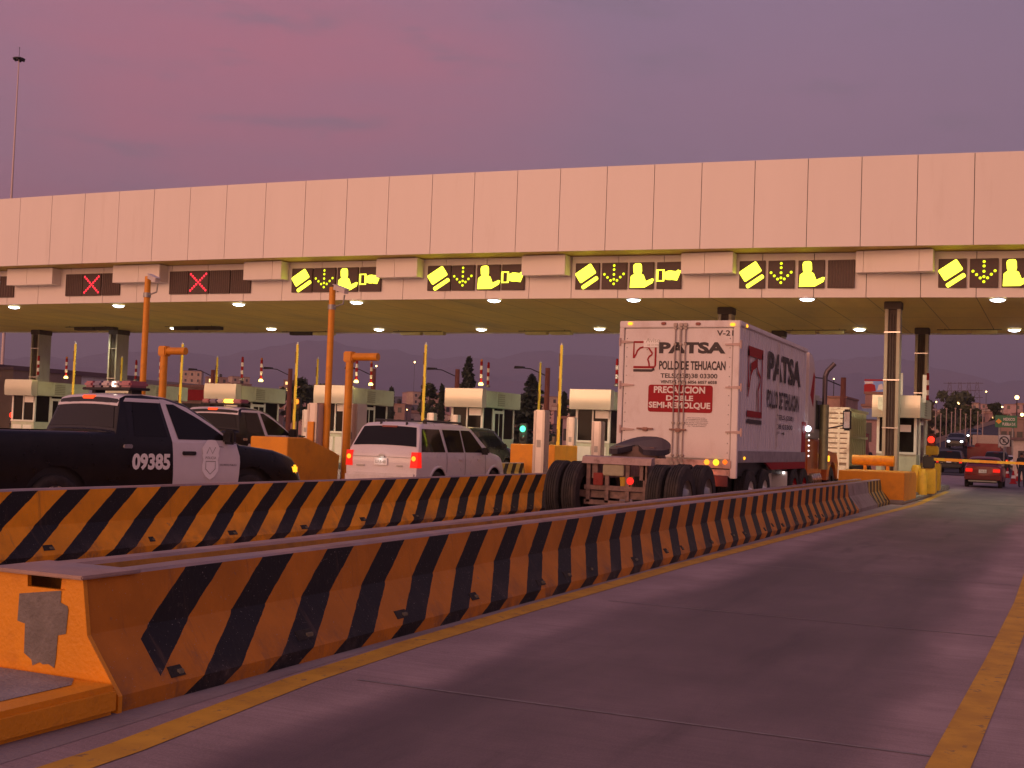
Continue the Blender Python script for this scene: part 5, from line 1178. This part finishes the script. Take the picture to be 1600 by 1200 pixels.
for di,(dist,fr) in enumerate(levels):
    for px in cols_:
        a=(px-800)/F; b_=-(ridge(px)-600)/F; d=fw+RV*a+UV*b_; hd=Vector((d.x,d.y)); s=D/hd.length; zr=EYE+d.z*s
        dd=hd.normalized()*dist; nzv=math.sin(px*.03+di*1.7)*.05+math.sin(px*.011+di*2.3)*.07
        mb.v.append((dd.x,dd.y,max(-.5 if fr==0 else 0,zr*(fr+(nzv if 0<fr<1 else 0))) if fr else -.5))
nc=len(list(cols_))
for j in range(len(levels)-1):
    for i in range(nc-1): mb.f.append([j*nc+i,j*nc+i+1,(j+1)*nc+i+1,(j+1)*nc+i]); mb.mi.append(0); mb.sm.append(True)
tag(mb.build('mountain',MTN),kind='structure')
# nearer town slope
def slope_z(x,y):
    d=math.hypot(x,y); u=max(0,min(1,(d-170)/520)); base=24*u*u*(3-2*u)
    return base*(.85+.15*math.sin(x*.013+1)+.1*math.sin(y*.02))
mb=MB(); NX,NY=60,36
for j in range(NY):
    for i in range(NX):
        ang=R_(-62+i*1.65); d=150+j*17.5; x=math.sin(ang)*d; y=math.cos(ang)*d; mb.v.append((x,y,slope_z(x,y)-.05 if j>0 else -.5))
for j in range(NY-1):
    for i in range(NX-1): mb.f.append([j*NX+i,j*NX+i+1,(j+1)*NX+i+1,(j+1)*NX+i]); mb.mi.append(0); mb.sm.append(True)
tag(mb.build('hillside',EARTH),kind='structure')
# ------------------------------------------------ houses
HC=[(.42,.26,.20),(.50,.36,.28),(.36,.22,.20),(.52,.42,.36),(.30,.20,.17),(.46,.30,.30)]
HM=[mat(f'house_wall_{i}',c,.9,var=.15,scale=1.2,dirt=tuple(v*.55 for v in c),dscale=.4) for i,c in enumerate(HC)]
HWIN=mat('house_window',(.03,.025,.03),.3); HROOF=mat('house_roof',(.30,.17,.13),.9,var=.2); LITW=emi('lit_window',(1,.55,.2),2.2)
def house(w_,d_,h_,wall,lit=False,tank=False,roofc=HROOF):
    t_=thing('house','small flat-roofed house on the town slope behind the toll plaza','house',group='houses on the town slope')
    mb=MB(); mb.box(-w_/2,w_/2,0,d_,-2,h_); mb.build('wall',wall,t_)
    mb=MB(); mb.box(-w_/2-.15,w_/2+.15,-.15,d_+.15,h_,h_+.25); mb.build('roof',roofc,t_)
    n=max(2,int(w_/2.4))
    for i in range(n):
        x=-w_/2+w_*(i+.5)/n
        for z in ([1.0,4.0] if h_>5 else [1.0]):
            mb=MB(); mb.box(x-.5,x+.5,-.04,.02,z,z+1.3); mb.build('window',LITW if (lit and i==0) else HWIN,t_)
    mb=MB(); mb.box(w_/2-1.3,w_/2-.4,-.05,.02,0,2.1); mb.build('door',HROOF,t_)
    if tank: mb=MB(); mb.lathe([(.001,0),(.55,0),(.55,1.1),(.2,1.35),(.001,1.35)],(w_*.2,d_*.5,h_+.25),n=10); mb.build('water_tank',BLACK,t_)
    return t_
protos=[house(7,6,3.2,HM[0],tank=True),house(9,7,6.2,HM[1]),house(6,6,3.0,HM[2],True),house(11,8,3.6,HM[3]),house(8,6,6.0,HM[4],True,True),house(6.5,6,5.6,HM[5])]
rnd=random.Random(11); spots=[]
for px in list(range(300,1000,17))+list(range(1255,1640,15)):
    for k in range(2):
        d=rnd.uniform(230,640) ; x_=px+rnd.uniform(-9,9); a=(x_-800)/F; dr=fw+RV*a; hd=Vector((dr.x,dr.y)).normalized()
        x,y=hd.x*d,hd.y*d
        if any((x-u)**2+(y-v)**2<150 for u,v in spots): continue
        spots.append((x,y))
dist_word=['pale','tan','rose','low','small','narrow']
for i,(x,y) in enumerate(spots):
    p_=protos[i%6]; o=p_ if i<6 else copy_tree(p_)
    o.location=(x,y,slope_z(x,y)); o.rotation_euler=(0,0,math.atan2(-x,y)+rnd.uniform(-.5,.5))
# ------------------------------------------------ trees
BARK=mat('bark',(.07,.05,.04),.95,var=.3)
def leafm(n,c):
    m,t,b=nodemat(n,.7); P=node(t,'ShaderNodeTexCoord').outputs['Object']; base=mx(t,smooth(t,noise(t,P,1.4,5),.3,.7),tuple(v*.55 for v in c),tuple(v*1.5 for v in c)); t.links.new(base,b.inputs['Base Color']); return m
LEAF=[leafm('conifer_needles',(.030,.042,.022)),leafm('broad_leaves',(.045,.055,.022)),leafm('dry_leaves',(.06,.05,.026))]
def tree(p,h,w_,kind,label,n=1500,leaf=.35,group='trees beyond the toll plaza'):
    t_=thing('conifer_tree' if kind==0 else 'leafy_tree',label,'tree',p,random.uniform(0,6),group); rd=random.Random(int(p[0]*7+p[1]*13))
    mb=MB(); mb.tube((0,0,-1),(0,0,h*.93),h*.022,h*.004,8)
    for i in range(16):
        z=h*rd.uniform(.2,.85); a=rd.uniform(0,6.28); r=w_*.42*(1-z/h if kind==0 else .8); mb.tube((0,0,z),(r*math.cos(a),r*math.sin(a),z+(-.05*h if kind==0 else .10*h)),h*.006,.01,5)
    mb.build('trunk',BARK,t_)
    mb=MB()
    if kind==0:
        cl=[]
        for k in range(46):
            z=h*(.10+.88*k/46); rr=w_/2*((1-z/h)**.75)*rd.uniform(.45,1.2)
            for q in range(4): 
                a=rd.uniform(0,6.28); cl.append((rr*math.cos(a),rr*math.sin(a),z-.04*h*rd.random(),max(.25,rr*.5)))
    else:
        cl=[(rd.gauss(0,w_*.24),rd.gauss(0,w_*.24),h*rd.uniform(.35,.93),w_*rd.uniform(.12,.22)) for _ in range(26)]
    for i in range(n):
        c_=cl[rd.randrange(len(cl))]; d=Vector((rd.gauss(0,1),rd.gauss(0,1),rd.gauss(0,.6 if kind==0 else .9))); d=d.normalized()*c_[3]*rd.random()**.4
        if kind==0: # along the bough
            u=rd.random()**.45; o=Vector((c_[0]*u,c_[1]*u,c_[2]+ (1-u)*h*.03))+d*.35
        else: o=Vector(c_[:3])+d
        a=Vector((rd.gauss(0,1),rd.gauss(0,1),rd.gauss(0,1))).normalized(); b2=a.orthogonal().normalized(); s=leaf*rd.uniform(.5,1.2)
        mb.add([o-a*s,o+b2*s*.5,o+a*s,o-b2*s*.5],[(0,1,2,3)])
    mb.build('crown',LEAF[kind],t_); return t_
def tree_at(px,ytop,dist,wpx,kind,label,**k):
    a=(px-800)/F; b_=-(ytop-600)/F; d=fw+RV*a+UV*b_; s=dist/math.hypot(d.x,d.y); zt_=EYE+d.z*s; x,y=d.x*s,d.y*s; zb=slope_z(x,y) if dist>160 else 0
    return tree((x,y,zb),zt_-zb,wpx*dist/F*(1.25 if kind else 1.0),kind,label,leaf=dist*.0024,**k)
tree_at(733,556,150,58,0,'tall dark conifer behind the louvred booth',n=6500)
tree_at(832,583,120,92,0,'broad dark conifer between green light and raised arms',n=8500)
for x,y,d,w_,k,l in ((481,585,140,30,1,'dark bushy tree left of the tall orange pole'),(498,596,150,26,1,'low dark tree behind the thin raised arm'),(672,595,170,22,1,'small round tree right of the raised arm over the white car'),(691,600,160,14,0,'slim conifer left of the tallest conifer'),
    (882,612,180,20,0,'low conifer right of the raised arm'),(898,618,200,16,1,'small tree just left of the plain booth'),(1478,622,190,26,1,'dark tree left of the house with lit window'),(1512,628,170,26,1,'dark bushy tree beneath the pylons'),(1492,612,260,40,1,'broad dark tree mass under the pylons'),
    (1558,626,240,22,1,'tree left of the distant lamp'),(1450,618,210,18,2,'thin tree just right of the rear column'),(455,600,180,20,2,'pale thin tree left of the raised arm'),(612,604,230,14,0,'tiny conifer right of the gauge arm'),(425,606,200,16,1,'small tree between two raised arms')):
    tree_at(x,y,d,w_,k,l,n=1700)
# ------------------------------------------------ shed on the left
SH=mat('shed_wall',(.84,.84,.76),.7,var=.06,scale=1,stretch=(1,6,.2),dirt=(.38,.36,.30),dscale=.5); SHR=mat('shed_roof_edge',(.16,.10,.10),.6)
sh_=thing('pale_shed','long pale shed with a dark roof edge at the far left','shed')
p0=on(22,577,0,-64); p1=on(172,589,0,-64)
mb=MB(); mb.add([(-64,40,0),(-64,p1.y+3,0),(-64,p1.y+3,p1.z-.05),(-64,p0.y,p0.z),(-64,40,p0.z),(-84,40,0),(-84,p1.y+3,0),(-84,p1.y+3,p1.z-.05),(-84,40,p0.z)],[(0,1,2,3,4),(1,6,7,2),(0,4,8,5),(5,8,7,6)]); mb.build('wall',SH,sh_)
mb=MB(); mb.hexa([(-63.7,40,p0.z-.12),(-63.7,p1.y+3.4,p1.z-.1),(-84.2,p1.y+3.4,p1.z-.1),(-84.2,40,p0.z-.12),(-63.7,40,p0.z+.22),(-63.7,p1.y+3.4,p1.z+.22),(-84.2,p1.y+3.4,p1.z+.22),(-84.2,40,p0.z+.22)]); mb.build('roof',SHR,sh_)
mb=MB()
for y in range(42,int(p1.y)+3,3): mb.box(-63.99,-63.95,y,y+.08,0,p1.z-.3)
mb.build('wall_ribs',mat('shed_rib',(.40,.42,.36),.7),sh_)
# tan block at the very left
pa=on(-2,573,1,58); pb=on(21,578,1,58)
t_=thing('tan_building','tan plastered wall block at the left picture edge in front of the shed','building',(pb.x,58,0))
mb=MB(); mb.box(-9,0,0,6,0,pb.z); mb.build('wall',mat('tan_plaster',(.30,.22,.16),.9,var=.1,scale=1.5),t_)
mb=MB(); mb.box(-9.1,.1,-.1,6.1,pb.z,pb.z+.2); mb.build('roof',SHR,t_)
# ------------------------------------------------ high mast
a_=on(18,306,1,120); a2=on(27,92,1,120)
t_=thing('high_mast_light','thin pale high mast with a dark lamp ring above the canopy','mast',(a_.x,120,0))
mb=MB(); mb.tube((0,0,0),(0,0,a2.z-.1),.26,.07,12); mb.build('pole',mat('mast_galvanised',(.62,.50,.48),.4,var=.1),t_)
mb=MB(); mb.lathe([(.15,-.12),(.75,-.16),(.82,0),(.55,.12),(.1,.16)],(0,0,a2.z),n=20); mb.tube((0,0,a2.z),(0,0,a2.z+1.5),.03,n=6); mb.ball((0,0,a2.z+1.5),.08); mb.build('lamp_ring',BLACK,t_)
for k in range(6):
    a=k*math.pi/3; mb=MB(); mb.cbox(.62*math.cos(a)-.12,.62*math.cos(a)+.12,.62*math.sin(a)-.12,.62*math.sin(a)+.12,a2.z-.3,a2.z-.1,.03); mb.build('floodlight',BLACK,t_)
# ------------------------------------------------ brown twin lamp posts beyond the canopy
BRN=mat('brown_post',(.30,.10,.06),.6,var=.15)
def lamp_post(px,ytop,Y,label):
    p=on(px,ytop,1,Y); t_=thing('twin_arm_post',label,'lamp post',(p.x,Y,0),group='brown lamp posts beyond the canopy')
    mb=MB(); mb.tube((0,0,0),(0,0,p.z),.17,.13,12); mb.lathe([(.22,0),(.22,.3),(.17,.32)],(0,0,0),n=12); mb.build('post',BRN,t_)
    mb=MB(); z=p.z-.05; mb.path([(0,0,z-.4),(-1.0,0,z),(-1.6,0,z+.05)],.03,6); mb.prism([(-1.95,z),(-1.35,z+.02),(-1.4,z+.12),(-1.9,z+.14)],1,-.12,.12); mb.build('arm_lamp',BLACK,t_); return t_
for x,y,Y,l in ((584,576,62,'brown post right of the second lit beacon post'),(715,577,62,'brown post left of the tall conifer'),(856,575,60,'brown post right of the broad conifer'),(1318,590,62,'brown post behind the cream livestock truck'),(333,578,64,'brown post left of the second pickup cab'),(454,576,62,'brown post left of the raised arm near the tall orange pole')):
    lamp_post(x,y,Y,l)
def street_lamp(px,py,dist,label,s=1.0,c_=(1,.6,.2)):
    a=(px-800)/F; b_=-(py-600)/F; d=fw+RV*a+UV*b_; k=dist/math.hypot(d.x,d.y); z=EYE+d.z*k; x,y=d.x*k,d.y*k; g=slope_z(x,y) if dist>160 else 0
    t_=thing('street_lamp',label,'street lamp',(x,y,g-.2),group='lit street lamps in the distance')
    mb=MB(); mb.tube((0,0,0),(0,0,z-g+.2),.12,.07,8); mb.build('pole',BLACK,t_)
    mb=MB(); mb.ball((0,0,z-g+.2),dist*.0007*s,n=10); mb.build('lamp_head',emi('street_lamp_lit' if c_[2]<.5 else 'street_lamp_white',c_,9),t_)
for x,y,d,l,s,c_ in ((1589,621,190,'brightest distant lamp at the right edge above the green sign',2.2,(1,.6,.2)),(1597,648,170,'distant lamp cut by the right edge beside the green sign',1.8,(1,.6,.2)),(1496,631,200,'distant lamp at the house under the pylons',2.0,(1,.6,.25)),(902,624,200,'distant white lamp left of the plain booth',1.3,(1,.85,.7)),
    (418,612,260,'distant lamp right of the lit beacon over the light bar',1.1,(1,.6,.3)),(1303,592,230,'faint distant lamp above the livestock truck',.8,(1,.7,.4)),(588,572,620,'tiny hillside lamp right of the gauge',1.0,(1,.6,.4)),(648,566,700,'tiny hillside lamp above the white car',1.0,(1,.6,.4))):
    street_lamp(x,y,d,l,s,c_)
# ------------------------------------------------ pylons
PY=mat('pylon_steel',(.13,.09,.11),.6)
for k,(px,d) in enumerate(((1484,420),(1500,430),(1514,440),(1527,450))):
    a=(px-800)/F; b_=-(597-600)/F; dr=fw+RV*a+UV*b_; s=d/math.hypot(dr.x,dr.y); x,y,z=dr.x*s,dr.y*s,EYE+dr.z*s; g=slope_z(x,y)
    t_=thing('lattice_pylon',f'faint lattice pylon above the dark trees, {ordn[k]} from the left','pylon',(x,y,g),math.atan2(-x,y),group='lattice pylons')
    h=z-g; mb=MB(); w0,w1=1.6,.35
    for sx in (-1,1):
        for sy in (-1,1): mb.tube((sx*w0,sy*w0,0),(sx*w1,sy*w1,h),.09,.06,5)
    for i in range(8):
        z0,z1=h*i/8,h*(i+1)/8; wa,wb=w0+(w1-w0)*i/8,w0+(w1-w0)*(i+1)/8
        mb.tube((-wa,-wa,z0),(wb,-wb,z1),.05,n=4); mb.tube((wa,-wa,z0),(-wb,-wb,z1),.05,n=4)
    mb.build('frame',PY,t_); mb=MB()
    for zz in (.97,.78,.60): mb.tube((-1.9,0,h*zz),(1.9,0,h*zz),.09,n=5)
    mb.build('cross_arm',PY,t_)
# ------------------------------------------------ highway beyond, rising on an embankment
ASP=mat('far_asphalt',(.055,.05,.058),.9,var=.1)
mb=MB(); mb.add([(-13,90,.05),(3,90,.05),(3.5,150,.1),(-12,150,.1)],[(0,1,2,3)]); tag(mb.build('road',ASP),kind='structure')
A=[(1452,697),(1490,684),(1530,669),(1580,655),(1640,642)]; Bp=[(1452,706),(1500,700),(1560,694),(1620,690),(1680,688)]
mb=MB(); ds=(120,150,185,225,270); top=[];bot=[]
for (x,y),(x2,y2),d in zip(A,Bp,ds):
    top.append(on(x,y,1,d)); bot.append(on(x2,y2,1,d*.86))
vs=[p for p in top]+[p for p in bot]+[Vector((p.x,p.y,-.5)) for p in bot]+[Vector((p.x,p.y+1,-.5)) for p in top]
n=5; fs=[]
for i in range(4): fs+=[(i,i+1,n+i+1,n+i),(n+i,n+i+1,2*n+i+1,2*n+i),(3*n+i,3*n+i+1,i+1,i)]
mb.add(vs,fs); tag(mb.build('overpass_road',ASP),kind='structure')
mb=MB()
for i in range(4):
    p,q=top[i],top[i+1]; mb.hexa([p,q,q+Vector((0,.3,0)),p+Vector((0,.3,0)),p+Vector((0,0,.6)),q+Vector((0,0,.6)),q+Vector((0,.3,.6)),p+Vector((0,.3,.6))])
tag(mb.build('guard_wall',mat('guard_wall',(.42,.30,.22),.8)),'pale parapet along the rising overpass road','parapet')
# far vehicles
suv('distant dark car with two bright lit tail lamps left of the red sedan',(-7.9,97,.06),0,PBLACK,rack=False,H=1.7)
def far_tail(px,py,Y): pass
sedan('oncoming distant car with white headlamps on the rising road',(on(1498,691,1,124).x,124,on(1498,691,1,124).z-.60),math.pi,PBLACK,0,'A',True)
sedan('farther oncoming car with one bright headlamp below the parapet',(on(1525,682,1,150).x,150,on(1525,682,1,150).z-.60),math.pi,PBLACK,0,'B',True)
t_=thing('red_lorry','red lorry with amber trim driving away beyond the red sedan','lorry',(on(1537,700,1,125).x,125,.05))
mb=MB(); mb.cbox(-1.5,1.5,0,6,.6,2.2,.05); mb.build('cargo_body',PRED,t_); mb=MB(); mb.cbox(-1.2,1.2,6.1,8,.5,2.6,.1); mb.build('cab',PRED,t_)
mb=MB(); mb.box(-1.3,1.3,-.04,0,.75,.95); mb.build('trim',mat('amber_trim',(.5,.3,.12),.5),t_)
for y in (1.2,6.8):
    for s in (-1,1): dual(t_,s*1.2,y,.45,s=s)
t_=thing('white_box_lorry','pale box lorry behind the no parking sign','lorry',(on(1547,690,1,142).x,142,.05))
mb=MB(); mb.cbox(-1.8,1.4,0,7,1.0,3.6,.05); mb.build('box_body',mat('lorry_cream',(.45,.36,.30),.6),t_); mb=MB(); mb.cbox(-1.3,1.3,7.1,9,.6,2.8,.1); mb.build('cab',PWHITE,t_)
for y in (1.4,7.8):
    for s in (-1,1): dual(t_,s*1.2,y,.45,s=s)
# ------------------------------------------------ signs
GRN=mat('sign_green',(.02,.16,.07),.5,var=.05); SW=mat('sign_white',(.72,.70,.68),.5,var=.03)
Y=130; p=on(1554.5,667.5,1,Y); q=on(1589.5,649.5,1,Y)
t_=thing('highway_sign','green highway sign with orange diamond and two lines of white text','road sign',(p.x,Y,0))
w_=q.x-p.x; z0=p.z; h_=q.z-p.z
mb=MB(); mb.cbox(0,w_,0,.12,z0,z0+h_,.02); mb.build('panel',GRN,t_)
mb=MB(); mb.poly([(w_*.03,h_*.5),(w_*.17,h_*.28),(w_*.31,h_*.5),(w_*.17,h_*.72)],(0,-.01,z0),(1,0,0),(0,0,1)); mb.build('diamond',mat('sign_orange',(.75,.35,.03),.5),t_)
mb=MB(); text(mb,'MEXICO',(w_*.38,-.01,z0+h_*.56),(w_*.52,0,0),(0,0,h_*.24),.02); text(mb,'PUEBLA D.F.',(w_*.34,-.01,z0+h_*.16),(w_*.6,0,0),(0,0,h_*.24),.02); mb.build('lettering',SW,t_)
mb=MB(); mb.tube((w_*.2,.2,0),(w_*.2,.2,z0+h_*.9),.10,n=8); mb.tube((w_*.8,.2,0),(w_*.8,.2,z0+h_*.9),.10,n=8); mb.build('post',GREY,t_)
Y=66; p=on(1560,697.5,1,Y); q=on(1578,680,1,Y)
t_=thing('no_parking_sign','square white sign with struck E in a circle, right of the red sedan roof','road sign',(p.x,Y,0)); w_=q.x-p.x; h_=q.z-p.z
mb=MB(); mb.cbox(0,w_,0,.03,p.z,q.z,.01); mb.build('panel',SW,t_)
mb=MB(); cx,cz=w_/2,p.z+h_/2; mb.ribbon([(cx+.38*w_*math.cos(a*math.pi/12),cz+.38*w_*math.sin(a*math.pi/12)) for a in range(24)],.055,(0,-.006,0),(1,0,0),(0,0,1),True); mb.ribbon([(cx-.26*w_,cz+.26*w_),(cx+.26*w_,cz-.26*w_)],.05,(0,-.007,0),(1,0,0),(0,0,1)); text(mb,'E',(cx-.12*w_,-.005,cz-.17*w_),(.24*w_,0,0),(0,0,.34*w_),.02); mb.build('symbol',INK,t_)
mb=MB(); mb.tube((cx,.06,0),(cx,.06,q.z-.05),.035,n=8); mb.build('post',GREY,t_)
# little office at right
Y=85; p=on(1583,705,1,Y); q=on(1583,687,1,Y)
t_=thing('guard_hut','small cream guard hut with a window band at the right edge','hut',(p.x,Y,0))
mb=MB(); mb.box(0,4,0,3,0,q.z); mb.build('wall',mat('hut_cream',(.60,.52,.45),.7),t_); mb=MB(); mb.box(-.2,4.2,-.3,3.2,q.z,q.z+.15); mb.build('roof',SHR,t_)
for i in range(3): mb=MB(); mb.box(.3+i*1.2,1.2+i*1.2,-.03,.0,q.z-1.5,q.z-.7); mb.build('window',HWIN,t_)
# billboard and shops behind the column
Y=120; p=on(1350,614,1,Y); q=on(1388,593,1,Y)
t_=thing('billboard','red, white and blue billboard behind the front column','billboard',(p.x,Y,0)); w_=q.x-p.x
mb=MB(); mb.cbox(0,w_,0,.2,p.z,q.z,.02); mb.build('panel',mat('billboard_blue',(.20,.38,.80),.5,var=.2,scale=.8),t_)
h_=q.z-p.z; mb=MB(); mb.poly([(0,.05*h_),(w_*.5,.15*h_),(w_*.45,.6*h_),(w_*.15,.75*h_),(0,.6*h_)],(0,-.01,p.z),(1,0,0),(0,0,1)); mb.poly([(0,.88*h_),(w_,.88*h_),(w_,h_),(0,h_)],(0,-.01,p.z),(1,0,0),(0,0,1)); mb.build('red_artwork',RED,t_)
mb=MB(); mb.poly([(w_*.05,.66*h_),(w_*.4,.7*h_),(w_*.35,.85*h_),(0,.84*h_)],(0,-.012,p.z),(1,0,0),(0,0,1)); mb.poly([(w_*.55,.2*h_),(w_*.8,.3*h_),(w_*.75,.7*h_),(w_*.6,.6*h_)],(0,-.012,p.z),(1,0,0),(0,0,1)); mb.build('white_artwork',SW,t_)
mb=MB(); 
for x in (.15,.85): mb.tube((w_*x,.3,0),(w_*x,.3,q.z-.2),.15,n=8)
mb.build('post',BLACK,t_)
def bldg(px0,px1,ytop,Y,d_,m_,label,wins=3,name='shop_building',band=None):
    p=on(px0,700,1,Y); q=on(px1,ytop,1,Y); t_=thing(name,label,'building',(p.x,Y,0)); w_=q.x-p.x
    mb=MB(); mb.box(0,w_,0,d_,0,q.z); mb.build('wall',m_,t_); mb=MB(); mb.box(-.1,w_+.1,-.15,d_+.1,q.z,q.z+.2); mb.build('roof',HROOF,t_)
    for i in range(wins):
        x=w_*(i+.5)/wins; mb=MB(); mb.box(x-w_*.12,x+w_*.12,-.04,0,q.z*.45,q.z*.75); mb.build('window',HWIN,t_)
    if band: mb=MB(); mb.box(0,w_,-.3,-.0,q.z*.80,q.z*.97); mb.build('sign_band',band,t_)
bldg(1350,1388,616,112,8,HM[2],'brown building below the billboard',2)
bldg(1346,1389,636,96,6,mat('shop_pink',(.42,.27,.25),.8),'pinkish shop with a blue sign band left of the column',2,band=mat('band_blue',(.16,.24,.42),.5))
bldg(1286,1322,622,130,8,HM[0],'orange-brown block behind the livestock truck',3)
bldg(1562,1600,655,150,10,HM[4],'brick house behind the green sign',3)
bldg(878,912,655,90,6,mat('lorry_rose',(.40,.28,.28),.8),'rose coloured low building with stripes left of the plain booth',3)
bldg(256,342,607,62,6,mat('awning_rose',(.45,.30,.28),.8,var=.25,scale=1.5),'low rose building with a bright red awning behind the police pickups',4,band=RED)
for k,(x,y,Y,s_,l) in enumerate(((1468,704,150,0,'tiny far car with lit tail lamps at the foot of the rising road'),(1512,702,160,1,'tiny far car with lit tail lamps left of the red lorry'),(1556,708,105,0,'small far car with lit tail lamps right of the red sedan roof'),(1572,705,118,1,'small far car with lit tail lamps near the guard hut'))):
    (sedan if s_ else suv)(l,(on(x,y,1,Y).x,Y,.1),0,(PDARK,PRED,PBLACK,PWHITE)[k],*((1,) if s_ else ()),**({} if s_ else dict(rack=False,H=1.7)))
for x,y,d,l,s_ in ((1463,628,420,'faint hillside lamp right of the rear column',.8),(1541,612,520,'faint hillside lamp between pylons and the brightest lamp',.8),(1566,636,330,'amber lamp above the green sign',.9),(1524,640,300,'amber lamp among the pale posts',.8),(1448,642,260,'amber lamp behind the rear column',.7),(636,640,300,'amber lamp among houses above the white car',.7)):
    street_lamp(x,y,d,l,s_)
# fence posts on the right
FP=mat('fence_post_pale',(.42,.33,.30),.8)
rnd=random.Random(8)
for k,px in enumerate((1462,1470,1479,1487,1493,1501,1509,1517,1528,1536)):
    Y=118+k*3; p=on(px,642+rnd.uniform(-4,6),1,Y); mb=MB(); mb.tube((0,0,0),(0,0,p.z),.06,.05,8); mb.cbox(-.10,.10,-.08,.08,p.z,p.z+.10,.02); o=mb.build('fence_post',FP,loc=(p.x,Y,0)); tag(o,f'thin pale post in the row right of the rear column, {(ordn+["tenth"])[k]} from the left','post',group='pale posts beyond the plaza')
# traffic cones
def cone(p,label):
    t_=thing('traffic_cone',label,'traffic cone',p,group='traffic cones'); mb=MB(); mb.lathe([(.16,.04),(.03,.72),(.001,.72)],(0,0,0),n=14); mb.build('cone_body',RED,t_); mb=MB(); mb.cbox(-.2,.2,-.2,.2,0,.04,.01); mb.build('base',RED,t_); mb=MB(); mb.lathe([(.115,.30),(.085,.46)],(0,0,0),n=14); mb.build('white_band',BANDW,t_)
for x,Y,l in ((1584,72,'red traffic cone right of the red sedan'),(1592,80,'second traffic cone near the right edge'),(1575,90,'farther traffic cone above the gate arm')): cone((on(x,700,1,Y).x,Y,0),l)
# ------------------------------------------------ people
def person(p,h,rz,shirt,trous,label):
    """small standing figures far off: one continuous skinned body"""
    s=h/1.72; V=[(0,0,.92),(0,0,1.12),(0,0,1.38),(0,.01,1.48),(0,.02,1.60),(0,.02,1.69),(.09,0,.88),(.11,.02,.48),(.11,0,.07),(.11,-.12,.03),(-.09,0,.88),(-.12,.03,.48),(-.14,.02,.07),(-.14,-.10,.03),
       (.18,0,1.38),(.23,.02,1.12),(.22,-.08,.88),(.22,-.11,.80),(-.18,0,1.38),(-.24,.03,1.12),(-.20,-.12,.92),(-.19,-.16,.85)]
    E=[(0,1),(1,2),(2,3),(3,4),(4,5),(0,6),(6,7),(7,8),(8,9),(0,10),(10,11),(11,12),(12,13),(2,14),(14,15),(15,16),(16,17),(2,18),(18,19),(19,20),(20,21)]
    Rr=[.13,.13,.14,.055,.085,.06,.085,.06,.04,.03,.085,.06,.04,.03,.06,.042,.03,.025,.06,.042,.03,.025]
    me=bpy.data.meshes.new('person'); me.from_pydata([(a*s,b*s,c*s) for a,b,c in V],E,[]); o=bpy.data.objects.new('person',me); col.objects.link(o)
    md=o.modifiers.new('skin','SKIN'); sv=me.skin_vertices[0].data
    for i,r in enumerate(Rr): sv[i].radius=(r*s,r*s*(.75 if i<3 else 1))
    sv[0].use_root=True
    md2=o.modifiers.new('subsurf','SUBSURF'); md2.levels=md2.render_levels=2
    dg=bpy.context.evaluated_depsgraph_get(); me2=bpy.data.meshes.new_from_object(o.evaluated_get(dg)); o.modifiers.clear(); o.data=me2
    me2.materials.clear()
    for m_ in (SKIN,shirt,trous,mat('hair_dark',(.02,.015,.012),.7)): me2.materials.append(m_)
    for f in me2.polygons:
        z=f.center.z/s; f.use_smooth=True
        f.material_index=3 if (z>1.66 or (z>1.57 and f.center.y>.05)) else 0 if z>1.44 or (abs(f.center.x)/s>.16 and z<.90 and z>.75) else 1 if z>.93 else 2
    o.location=p; o.rotation_euler=(0,0,rz); tag(o,label,'person'); return o
DK=mat('cloth_dark',(.03,.03,.045),.9); DK2=mat('cloth_jeans',(.04,.05,.08),.9); OL=mat('cloth_tan',(.18,.13,.09),.9)
person((on(872,700,1,43.5).x,43.5,.2),1.72,2.4,DK,DK2,'person in dark clothes standing beside the raised yellow arm')
person((on(865,700,1,46.5).x,46.5,.0),1.70,.6,OL,DK,'person in tan shirt behind the bright metal pillar')
person((on(1357,690,1,72).x,72,0),1.72,.3,DK,DK,'dark-clothed person walking left of the front column')
person((on(1597,700,1,64).x,64,0),1.74,2.8,DK,DK2,'person in dark clothes at the right picture edge')
# ================================================================== HAZE
hz=bpy.data.materials.new('haze'); hz.use_nodes=True; t=hz.node_tree; t.nodes.clear()
o_=t.nodes.new('ShaderNodeOutputMaterial'); pv=t.nodes.new('ShaderNodeVolumePrincipled'); pv.inputs['Color'].default_value=(.72,.76,.92,1); pv.inputs['Density'].default_value=2.0e-4; pv.inputs['Anisotropy'].default_value=.0
t.links.new(pv.outputs[0],o_.inputs['Volume'])
mb=MB(); mb.box(-9500,9500,-400,9500,-2,900); tag(mb.build('haze',hz),kind='stuff')
